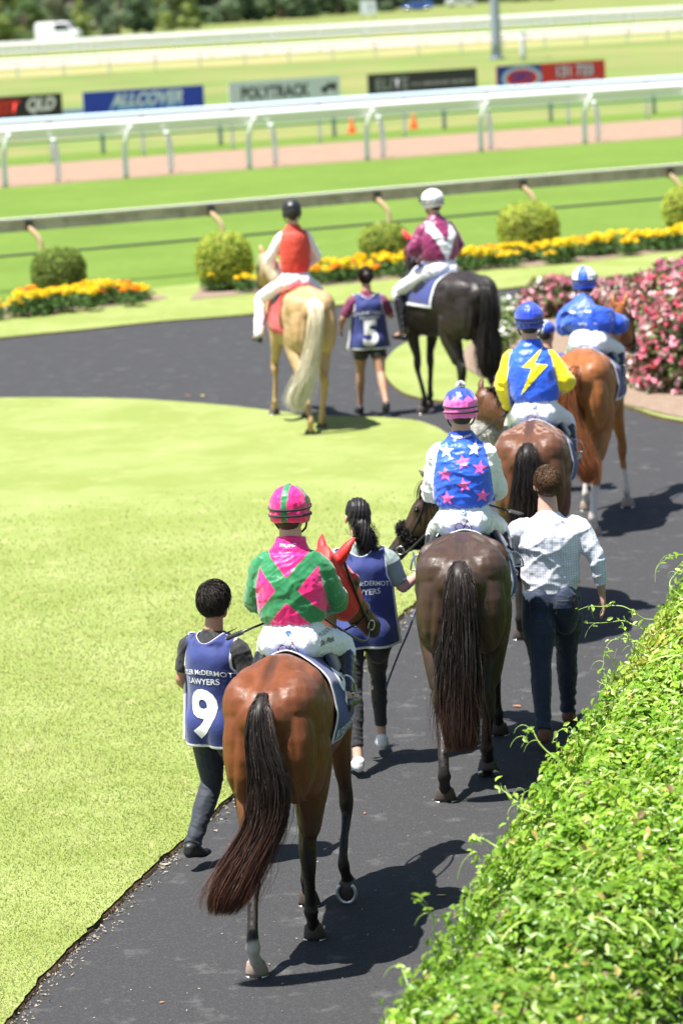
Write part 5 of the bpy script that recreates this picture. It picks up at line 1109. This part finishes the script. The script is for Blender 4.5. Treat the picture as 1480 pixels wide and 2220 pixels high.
mesh_obj('inner_stems', V, F, M('inner_stems', (.030, .050, .012), .9, var=(14, (.07, .09, .02), .45, .6), bump=(30, 1, .04)), hd)
n = 200000; y = 9.8+12.4*rng.random(n)**1.15; u = np.where(rng.random(n) < .30, .32*rng.random(n)**.7, 2.3*rng.random(n)); x = HX(y)+u
z, w = hz(x, y); e = 1e-2; zx, _ = hz(x+e, y); zy, _ = hz(x, y+e); Nn = np.stack([-(zx-z)/e, -(zy-z)/e, np.ones(n)], 1); Nn /= np.linalg.norm(Nn, axis=1)[:, None]
Nn = Nn*.8+np.array([-.1, -.1, .5])
keep = (w > -.01) & (x-.16*y < 1.15) & (rng.random(n) > .93*np.exp(-(((u-1.2)/.33)**2))*sm(-y, -13.6, -12.0)); dpt = rng.random(n)**1.8*.13
P_ = np.stack([x, y, z-dpt+.02], 1)+rng.normal(0, .010, (n, 3)); side = rng.random(n) < .16; P_[side, 0] = HX(y[side])+.0+rng.normal(0, .03, side.sum()); P_[side, 2] = 1.12*rng.random(side.sum()); Nn[side] = (-1, -.3, .5)
P_, Nn2, dp = P_[keep], Nn[keep], dpt[keep]
cl = sines(P_*np.array([1, 1, 0]), 3.0, 31)+.6*sines(P_*np.array([1, 1, 0]), 9, 33); cc = pal(len(P_), [(.25, .44, .035), (.36, .54, .05), (.16, .33, .03), (.48, .60, .14)], [.35, .3, .2, .15], .18)
cc = mixc(cc, (.10, .22, .02), np.clip(.30-.5*cl, 0, .65)); tw_ = rng.random(len(P_)) < .02; cc[tw_] = (.22, .15, .07); old = (rng.random(len(P_)) < .012); cc[old] = (.55, .40, .12)
yel = np.exp(-(((P_[:, 1]-17.6)/.8)**2+((P_[:, 0]-HX(P_[:, 1])-.10)/.12)**2)); cc = mixc(cc, (.62, .50, .14), np.clip(yel, 0, .8)*(rng.random(len(P_)) < .6))
leaf_cloud('foliage', P_-np.array([1.6, 15.4, 0]), Nn2, .044, LEAF, hd, cc, asp=.52, jit=.55, fold=.25)
# wiry stems lying over the top
ns = 500; ys = 10.5+11*rng.random(ns); us = .1+1.9*rng.random(ns); xs = HX(ys)+us; zs, _ = hz(xs, ys); a = rng.random(ns)*6.28; v = np.linspace(-1, 1, 9); Ls = rng.uniform(.05, .16, ns)
Ps = np.stack([xs[:, None]+np.cos(a)[:, None]*Ls[:, None]*v-1.6, ys[:, None]+np.sin(a)[:, None]*Ls[:, None]*v-15.4, zs[:, None]+.045*(1-v**2)[None]+.01], 2)
ob = strands('stems', M('green_stem', (.34, .46, .10), .5), hd, Ps, .005); ob['kind'] = 'stuff'
TEN = M('tendril_green', (.36, .52, .12), .5, trans=.2)
def tendril(p, d, L, seed, leaves=9, droop=.10):
    r = np.random.default_rng(seed); p = np.array(p, float); d = unit(d); pts = [p]; 
    for i in range(7): d = unit(d+r.normal(0, .30, 3)+np.array([0, 0, -droop*(i > 2)])); pts.append(pts[-1]+d*L/7)
    pts = np.array(pts)-np.array([1.6, 15.4, 0]); t = tube_mesh('tendril', pts, [.004, .0035, .0025, .0012], TEN, hd, k=5, n=4)
    for k in range(3):
        q = pts[2+k*2]; w_ = unit(r.normal(size=3)+np.array([-.5, 0, .3])); c = [q+w_*.02*j+np.array([0, 0, -.004*j*j])+.008*np.array([math.cos(j*1.1), 0, math.sin(j*1.1)]) for j in range(5)]; tube_mesh('curl', c, [.002, .001], TEN, t, k=5)
    C_ = catmull(pts, 6); idx = r.integers(6, len(C_), leaves); PP = C_[idx]+r.normal(0, .010, (leaves, 3)); leaf_cloud('tendril_leaves', PP, np.tile([0, -.2, 1.], (leaves, 1)), .036, LEAF, t, pal(leaves, [(.34, .52, .06), (.42, .58, .10)]), asp=.5)
for i, (yy_, dx, dy_, dz_, L_) in enumerate(((11.6, -1, .2, .25, .30), (12.0, -1, .1, .5, .34), (13.0, -1, .0, .1, .30), (13.3, -1, .5, .35, .36), (13.9, -1, .25, .5, .30), (14.5, -1, .2, .15, .40), (14.8, -1, .4, .1, .34), (15.3, -1, .0, .3, .28), (15.9, -.5, .3, 1, .24), (16.3, -.3, .1, 1, .26), (17.0, -.6, .3, .9, .26), (17.6, -1, .1, .15, .46), (18.0, -1, .2, .35, .50), (18.7, -1, .1, .4, .34), (19.6, -1, .1, .1, .36), (20.2, -1, .3, .3, .30), (17.3, -1, .1, .5, .24))):
    tendril((HX(yy_)+.06, yy_, 1.02+.10*(i % 3)), (dx, dy_, dz_), L_, 100+i)

# ------------------------------------------------------------------ billboards
def board(label, x, y, w, z0, z1, base, marks, ang=25.5):
    root = empty('billboard', (x, y, 0), R(ang)); z0 += ZO; z1 += ZO; tag(root, label, 'billboard')
    bm = bmesh.new(); boxbm(bm, (0, 0, (z0+z1)/2), (w, .04, z1-z0), bev=.005); pn = bm_obj('panel', bm, M('board_'+label[:12].replace(' ', '_'), base, .45), root)
    for s_ in (-.42, 0, .42): 
        bm = bmesh.new(); boxbm(bm, (w*s_, .045, z1*.47), (.07, .05, z1*.94)); bm_obj('post', bm, M('grey_post'), root)
    for nm, bm, mt, cx, cz, lay in marks:
        flat(bm, Matrix.Translation((cx, -.0235-.0025*lay, cz+ZO)) @ Matrix.Rotation(R(90), 4, 'X')); bm_obj(nm, bm, mt, pn)
def rectbm(w, h, sk=0): return poly_bm([[(-w/2-sk, -h/2), (w/2-sk, -h/2), (w/2+sk, h/2), (-w/2+sk, h/2)]])
def ov(rx, ry, n=40): return poly_bm([[(rx*math.cos(a), ry*math.sin(a)) for a in np.linspace(0, 2*math.pi, n, endpoint=False)]])
def smallprint(w, h, n): 
    bm = bmesh.new(); x = -w/2; r = random.Random(n)
    while x < w/2: q = r.uniform(.04, .10); boxw = min(q, w/2-x); [bm.faces.new([bm.verts.new(p) for p in ((x, -h/2, 0), (x+boxw, -h/2, 0), (x+boxw, h/2, 0), (x, h/2, 0))])]; x += q+r.choice((.02, .02, .07))
    return bm
RED_I, LBL, DBL, DGR, LGR = ink('red', (.72, .03, .02)), ink('light_blue', (.25, .50, .85)), ink('deep_blue', (.02, .04, .30)), ink('dark_grey', (.05, .055, .07)), ink('light_grey', (.40, .40, .42))
zc = .86
ZO = -.06
board('black billboard with red and white slanted lettering at the left edge', -11.2, 115.5, 4.3, .34, 1.42, (.015, .013, .015), [('lettering', text_bm('WEST', .62, .03, .3, .85), RED_I, -.25, 1.0, 1), ('lettering', text_bm('QLD', .62, .03, .3, .85), INKW, 1.30, 1.05, 1), ('lettering', smallprint(3.0, .12, 3), INKW, -.3, .58, 1)])
board('blue billboard with white and sky blue lettering', -6.45, 118.75, 4.75, .30, 1.36, (.012, .05, .48), [('lettering', text_bm('ALLCOVER', .78, .035, .3, .74), LBL, .05, .90, 1), ('lettering', text_bm('ALLCOVER', .62, .01, .3, .92), INKW, .12, 1.0, 2), ('lettering', smallprint(4.3, .11, 5), INKW, .0, .45, 1)])
hs_ = [(-.28, -.10), (-.10, -.02), (-.18, -.20), (-.10, -.20), (.02, -.02), (.14, -.04), (.26, -.16), (.30, -.12), (.20, .04), (.30, .10), (.34, .06), (.37, .10), (.30, .20), (.20, .18), (.10, .12), (.06, .22), (-.02, .20), (-.04, .10), (-.20, .06), (-.32, -.02)]
board('pale grey billboard with dark lettering and a running horse mark', -1.35, 122.4, 4.6, .30, 1.36, (.70, .74, .78), [('lettering', text_bm('POLYTRACK', .62, .025, 0, .80), DGR, -.42, .88, 1), ('horse_mark', poly_bm([hs_]), ink('black_mark', (.02, .02, .02)), 1.80, .92, 1)])
board('charcoal billboard with faint grey lettering', 3.95, 125.95, 4.75, .28, 1.30, (.030, .030, .034), [('lettering', text_bm('ELITE', .62, .008, 0, 1.0), LGR, -1.35, .86, 1), ('lettering', smallprint(2.7, .14, 8), LGR, .85, .82, 1)])
board('red and blue billboard with an oval emblem and phone number', 9.15, 129.3, 4.95, .26, 1.28, (.68, .03, .03), [('blue_field', rectbm(2.0, 1.01), DBL, -1.47, .77, 1), ('oval', ov(.92, .47), LBL, -1.35, .76, 2), ('oval', ov(.78, .39), INKW, -1.35, .76, 3), ('oval', ov(.72, .35), RED_I, -1.35, .76, 4), ('lettering', text_bm('DFO', .50, .03, 0, .95), DBL, -1.35, .77, 5), ('lettering', text_bm('131 733', .62, .04, 0, .9), DBL, 1.05, .90, 1), ('lettering', text_bm('131 733', .60, .012, 0, .9), INKW, 1.05, .90, 2), ('lettering', smallprint(2.4, .11, 9), INKW, 1.0, .48, 1)])
o = sheet('water_panel', [(0, 0)]*0 or [(-9.3, 117.1), (-8.6, 117.5), (-8.6, 117.6), (-9.3, 117.2)], .75, M('pale_blue_wrap', (.45, .55, .80), .5), thick=.65, kind=None); o.name = 'low_barrier'; tag(o, 'low pale blue barrier between the black and the blue billboards', 'barrier')
# cones
pc = None
for i, (x, y) in enumerate(((.93, 104.2), (2.95, 105.3))):
    root = empty('traffic_cone', (x, y, 0)); tag(root, ('orange cone left of the pair beyond the sand track', 'orange cone right of the pair beyond the sand track')[i], 'cone', 'orange cones')
    if pc is None:
        s_ = Shape(); s_.tube([(0, 0, .03, .13, .13), (0, 0, .25, .08, .08), (0, 0, .48, .03, .03)], n=2, cap=.1); c_ = s_.obj('body', M('orange_plastic', (.85, .16, .03), .5), root, plain=True); bm = bmesh.new(); boxbm(bm, (0, 0, .015), (.34, .34, .03), bev=.008); d_ = bm_obj('base', bm, M('orange_plastic'), root); pc = (c_, d_)
    else:
        for q in pc: w_ = q.copy(); S.collection.objects.link(w_); w_.parent = root
# lamp pole and marker post
root = empty('lamp_pole', (10.13, 186.5, 0)); tag(root, 'tall grey steel pole standing behind the red and blue billboard', 'pole'); PG = M('galvanised', (.30, .34, .40), .5, metal=.3)
tube_mesh('shaft', [(0, 0, 0), (0, 0, 4), (0, 0, 9)], [.30, .26, .2], PG, root, k=16); tube_mesh('base_plate', [(0, 0, 0), (0, 0, .12)], .5, PG, root, k=16); tube_mesh('lamp_arm', [(0, 0, 9), (0, -.6, 9.3), (0, -1.6, 9.35)], .08, PG, root)
bm = bmesh.new(); boxbm(bm, (0, -1.9, 9.33), (.5, .8, .15), bev=.04); bm_obj('lamp_head', bm, PG, root)
root = empty('marker_post', (11.3, 181, 0)); tag(root, 'short pale post right of the tall grey pole', 'post'); tube_mesh('shaft', [(0, 0, 0), (0, 0, 1.5)], .16, M('pale_post', (.55, .58, .6), .6), root); tube_mesh('cap', [(0, 0, 1.5), (0, 0, 1.58)], .19, M('pale_post'), root)
root = empty('distance_sign', (5.5, 352, 0)); tag(root, 'small white square sign with number one on the far side', 'sign'); bm = bmesh.new(); boxbm(bm, (0, 0, 1.9), (1.7, .06, 1.5), bev=.01); pn = bm_obj('panel', bm, M('pale_sign', (.62, .66, .70), .5), root)
for x in (-.6, .6): tube_mesh('post', [(x, .08, 0), (x, .08, 1.8)], .05, M('grey_post'), root)
q = text_bm('1', 1.1, .03); flat(q, Matrix.Translation((.25, -.035, 1.9)) @ Matrix.Rotation(R(90), 4, 'X')); bm_obj('number', q, DGR, pn)

# ------------------------------------------------------------------ vehicles
def car(label, x, y, z, rz, color, van=False, name='parked_car'):
    root = empty(name, (x, y, z), rz); tag(root, label, 'van' if van else 'car'); PT_ = M('car_paint_'+('%02x' % int(color[2]*255))+('v' if van else ''), color, .25, coat=.6); GL = M('car_glass', (.02, .025, .03), .08)
    if van: prof = [(-2.3, .35), (2.25, .35), (2.35, .8), (2.25, 1.1), (1.75, 1.25), (1.25, 1.95), (.9, 2.05), (-2.15, 2.05), (-2.35, 1.8)]; win = [(1.62, 1.25), (1.18, 1.88), (-.2, 1.88), (-.2, 1.25)]
    else: prof = [(-2.2, .35), (2.2, .35), (2.3, .65), (2.15, .85), (1.1, 1.0), (.45, 1.45), (-1.2, 1.48), (-2.0, 1.05), (-2.3, .95), (-2.3, .5)]; win = [(.95, 1.0), (.40, 1.38), (-1.15, 1.40), (-1.75, 1.05)]
    bm = bmesh.new()
    def sec(w, k): return [bm.verts.new((a, w, .35+(b-.35)*k)) for a, b in prof]
    rings = [sec(-.88, .93), sec(-.82, 1.0), sec(.82, 1.0), sec(.88, .93)]
    # tumblehome
    for r_ in rings:
        for v in r_: v.co.y *= 1-.16*max(0, (v.co.z-1.0))
    for a, b in zip(rings, rings[1:]):
        for i in range(len(prof)): j = (i+1) % len(prof); bm.faces.new((a[i], a[j], b[j], b[i]))
    bm.faces.new(rings[0][::-1]); bm.faces.new(rings[-1]); bmesh.ops.recalc_face_normals(bm, faces=bm.faces); bmesh.ops.bevel(bm, geom=bm.edges[:], offset=.04, segments=2, affect='EDGES'); bd = bm_obj('body', bm, PT_, root)
    for s_ in (1, -1):
        bm = bmesh.new(); f = [bm.verts.new((a, s_*(.905-.14*max(0, b-1.0)), b)) for a, b in win]; bm.faces.new(f); w_ = bm_obj('side_window', bm, GL, root); md = w_.modifiers.new('s', 'SOLIDIFY'); md.thickness = .03; md.offset = 0
    for xx_, zz_ in ((1.5, 0), (-1.4, 0)) if not van else ((1.55, 0), (-1.45, 0)):
        for s_ in (1, -1):
            t = tube_mesh('wheel', [(xx_, s_*.72, .33), (xx_, s_*.90, .33)], .33, M('tyre', (.02, .02, .02), .8), root, k=20, n=1); tube_mesh('rim', [(xx_, s_*.86, .33), (xx_, s_*.915, .33)], .2, METAL, t, k=16, n=1)
    a, b = (prof[4], prof[5]); bm = bmesh.new(); e = .03; bm.faces.new([bm.verts.new(p) for p in ((a[0]+e, -.70, a[1]+.06), (a[0]+e, .70, a[1]+.06), (b[0]+e+.02, .64, b[1]-.05), (b[0]+e+.02, -.64, b[1]-.05))]); w_ = bm_obj('windscreen', bm, GL, root); md = w_.modifiers.new('s', 'SOLIDIFY'); md.thickness = .04; md.offset = 0
    for s_ in (1, -1): bm = bmesh.new(); boxbm(bm, (2.28, s_*.62, .72), (.08, .3, .14), bev=.02); bm_obj('headlight', bm, M('lamp_glass', (.7, .72, .75), .1), root)
car('white van parked in front of the dark trees at far left', -27.2, 343, .0, R(-12), (.80, .80, .82), True, 'white_van')
car('small blue car parked on the far grass', 15.1, 490, 0, R(175), (.03, .12, .50)); car('white car parked right of the blue car on the far grass', 22.6, 515, 0, R(8), (.80, .80, .80))
root = empty('white_shed', (8.6, 700, 0)); tag(root, 'long low white shed at the top edge of the picture', 'shed'); bm = bmesh.new(); boxbm(bm, (0, 0, 1.5), (12, 5, 3), bev=.03); wl_ = bm_obj('wall', bm, WHITEB, root); bm = bmesh.new(); boxbm(bm, (0, 0, 3.15), (12.6, 5.6, .25), bev=.03); bm_obj('roof', bm, M('grey_post'), root)
bm = bmesh.new(); boxbm(bm, (3, -2.52, 1.1), (1, .04, 2.1)); bm_obj('door', bm, M('grey_post'), root)

# ------------------------------------------------------------------ trees
BARK = M('tree_bark', (.16, .12, .09), .9, bump=(8, .8, .05))
def tree_proto(seed, cols, H=11, R_=4.5):
    global rng
    rng_old = rng; rng = np.random.default_rng(seed); r = np.random.default_rng(seed)
    root = empty('tree', (0, 0, -100)); tr_ = tube_mesh('trunk', [(0, 0, 0), (.15, .1, H*.3), (-.1, .2, H*.6)], [.32, .24, .12], BARK, root)
    P_ = []; Nn = []
    for k in range(46):
        a = r.uniform(0, 6.28); zz = r.uniform(.0, 1); q = R_*math.sin(min(1, zz*1.1+.22)*math.pi)**.6*r.uniform(.3, 1); c = np.array([q*math.cos(a), q*math.sin(a), H*zz]); sr = r.uniform(.6, 1.5)
        if k % 6 == 0: tube_mesh('branch', [(0, .1, H*.25+zz*2), c*.5+np.array([0, 0, H*.2]), c], [.12, .05], BARK, tr_, k=5, n=2)
        n = int(190*sr*sr); d = r.normal(size=(n, 3)); d /= np.linalg.norm(d, axis=1)[:, None]; c[2] = max(c[2], .6); P_.append(c+d*np.array([sr, sr, sr*.7])*(.6+.4*r.random((n, 1)))); Nn.append(d)
    P_ = np.vstack(P_); Nn = np.vstack(Nn); leaf_cloud('crown', P_, Nn, .36, LEAFM, root, pal(len(P_), cols, var=.25), asp=.6, jit=.6); rng = rng_old; return root
KT = [('dark green', [(.12, .18, .10), (.15, .22, .11)]), ('yellow green', [(.26, .33, .08), (.32, .38, .12)]), ('mid green', [(.12, .20, .07), (.17, .25, .09)]), ('grey green', [(.26, .28, .18), (.20, .23, .14)])]
TP = [tree_proto(40+i, c, 12 if i != 3 else 14, 5.0) for i, (_, c) in enumerate(KT)]; tu = [False]*4
TL = [(-34, 352, 1, .8, 'yellow green tree at the top left corner'), (-30.8, 347, 2, .55, 'low green tree directly left of the white van'), (-33.5, 343.5, 1, .38, 'small yellow green bushy tree low at the left edge'), (-27, 368, 3, .9, 'pale grey green tree behind the white van'), (-23, 378, 0, .9, 'dark tree right of the pale tree behind the van'), (-17.5, 396, 1, .75, 'yellow green tree above the end of the grassy rise'), (-20, 420, 0, 1.0, 'dark tree behind the start of the grassy rise'), (-12, 445, 0, 1.0, 'dark tree in the middle of the far tree line'), (-8.5, 452, 2, .45, 'low pale green shrub like tree at the foot of the tree line'), (-5, 475, 0, 1.1, 'dark tree right of the low shrub'), (-1.5, 490, 2, .9, 'mid green tree above the grassy rise'), (4, 545, 0, 1.0, 'last dark tree at the right end of the tree line'), (-30, 385, 0, 1.2, 'tall dark tree filling the far left background'), (-13.5, 470, 3, 1.1, 'grey tree behind the middle of the tree line'), (12, 600, 0, 1.0, 'far dark tree above the parked cars'), (24, 610, 2, 1.0, 'far green tree above the white car'), (36, 560, 0, 1.0, 'far dark tree at the top right'), (-38, 350, 2, .9, 'green tree just outside the top left corner'), (-25.5, 352, 1, .35, 'small yellow green tree just behind the van roof')]
TL += [(-22+4.2*i, 432+8*i+(i % 2)*14, 0 if i % 3 else 2, .95+.1*(i % 3), None) for i in range(9)]
nm_ = ['first', 'second', 'third', 'fourth', 'fifth', 'sixth', 'seventh', 'eighth', 'ninth']; ii = 0
for x, y, k, s_, lb in TL:
    if lb is None: lb = 'dark back row tree, %s from the left in the far wood' % nm_[ii]; ii += 1
    r_ = TP[k] if not tu[k] else copy_tree(TP[k]); tu[k] = True; r_.location = (x, y, 0); r_.scale = (s_, s_, s_); r_.rotation_euler.z = x*1.7; tag(r_, lb, 'tree', 'trees beyond the racecourse')
bd_ = sheet('wood', [(-70, 480), (-20, 470), (60, 640), (60, 700), (-70, 560)], 9, M('wood_mass', (.07, .10, .05), 1, bump=(.8, 1, 1)), thick=9.02, kind='stuff'); bd_['label'] = 'dark mass of wood behind the far trees'; bd_['category'] = 'wood'

# fallen leaves on the path
fl = None; LC = M('dry_leaf', (.55, .22, .06), .7)
for i, (x, y, s_, lb) in enumerate(((.43, 16.6, .055, 'dry orange leaf by the tip of the nearest shadow'), (.05, 18.4, .03, 'tiny dry leaf on the path below the white sneakers'), (1.10, 21.0, .07, 'orange leaf left of the man in jeans'), (-.40, 15.2, .02, 'tiny leaf beside the white socked hoof'), (-.47, 15.53, .02, 'tiny leaf just left of the horse hooves'), (.24, 15.7, .022, 'tiny leaf inside the big shadow'), (-1.59, 38.4, .12, 'pale leaf on the far stretch of path'), (-1.78, 38.5, .09, 'second pale leaf on the far stretch of path'), (1.22, 20.9, .03, 'small yellow leaf beside the orange leaf'), (.85, 16.3, .04, 'dry leaf near the hedge'), (-.98, 15.0, .03, 'brown leaf on the cut lawn edge'))):
    bm = poly_bm([[(-1, 0), (-.4, .35), (.3, .3), (1, 0), (.3, -.3), (-.4, -.35)]]); 
    for v in bm.verts: v.co.z = .25*abs(v.co.y)*2+.1*v.co.x**2; v.co *= s_*.5
    o = bm_obj('fallen_leaf', bm, LC if i % 3 else M('yellow_leaf', (.62, .48, .12), .7)); o.location = (x, y, -.014); o.rotation_euler.z = i*1.3; md = o.modifiers.new('s', 'SOLIDIFY'); md.thickness = .001; tag(o, lb, 'leaf', 'fallen leaves')


# jeans pockets and belt loops on the man
TM = bvh([c for c in wm.children if c.name.startswith('trousers')][0]); tro = [c for c in wm.children if c.name.startswith('trousers')][0]; DEN = M('denim_pocket', (.014, .028, .062), .85); STI = M('denim_stitch', (.10, .07, .035), .7)
for y in (.085, -.085):
    pk = decal('back_pocket', poly_bm([[(-.062, .065), (.062, .065), (.060, -.045), (0, -.075), (-.060, -.045)]]), TM, DEN, tro, Vector((-.6, y, .865)), (0, -1, 0), (0, 0, 1), .003, .02)
    decal('stitching', line_bm([[(-.056, .056), (.056, .056)], [(-.056, .056), (-.054, -.042), (0, -.068), (.054, -.042), (.056, .056)]], .0018), TM, STI, pk, Vector((-.6, y, .865)), (0, -1, 0), (0, 0, 1), .006, .02)
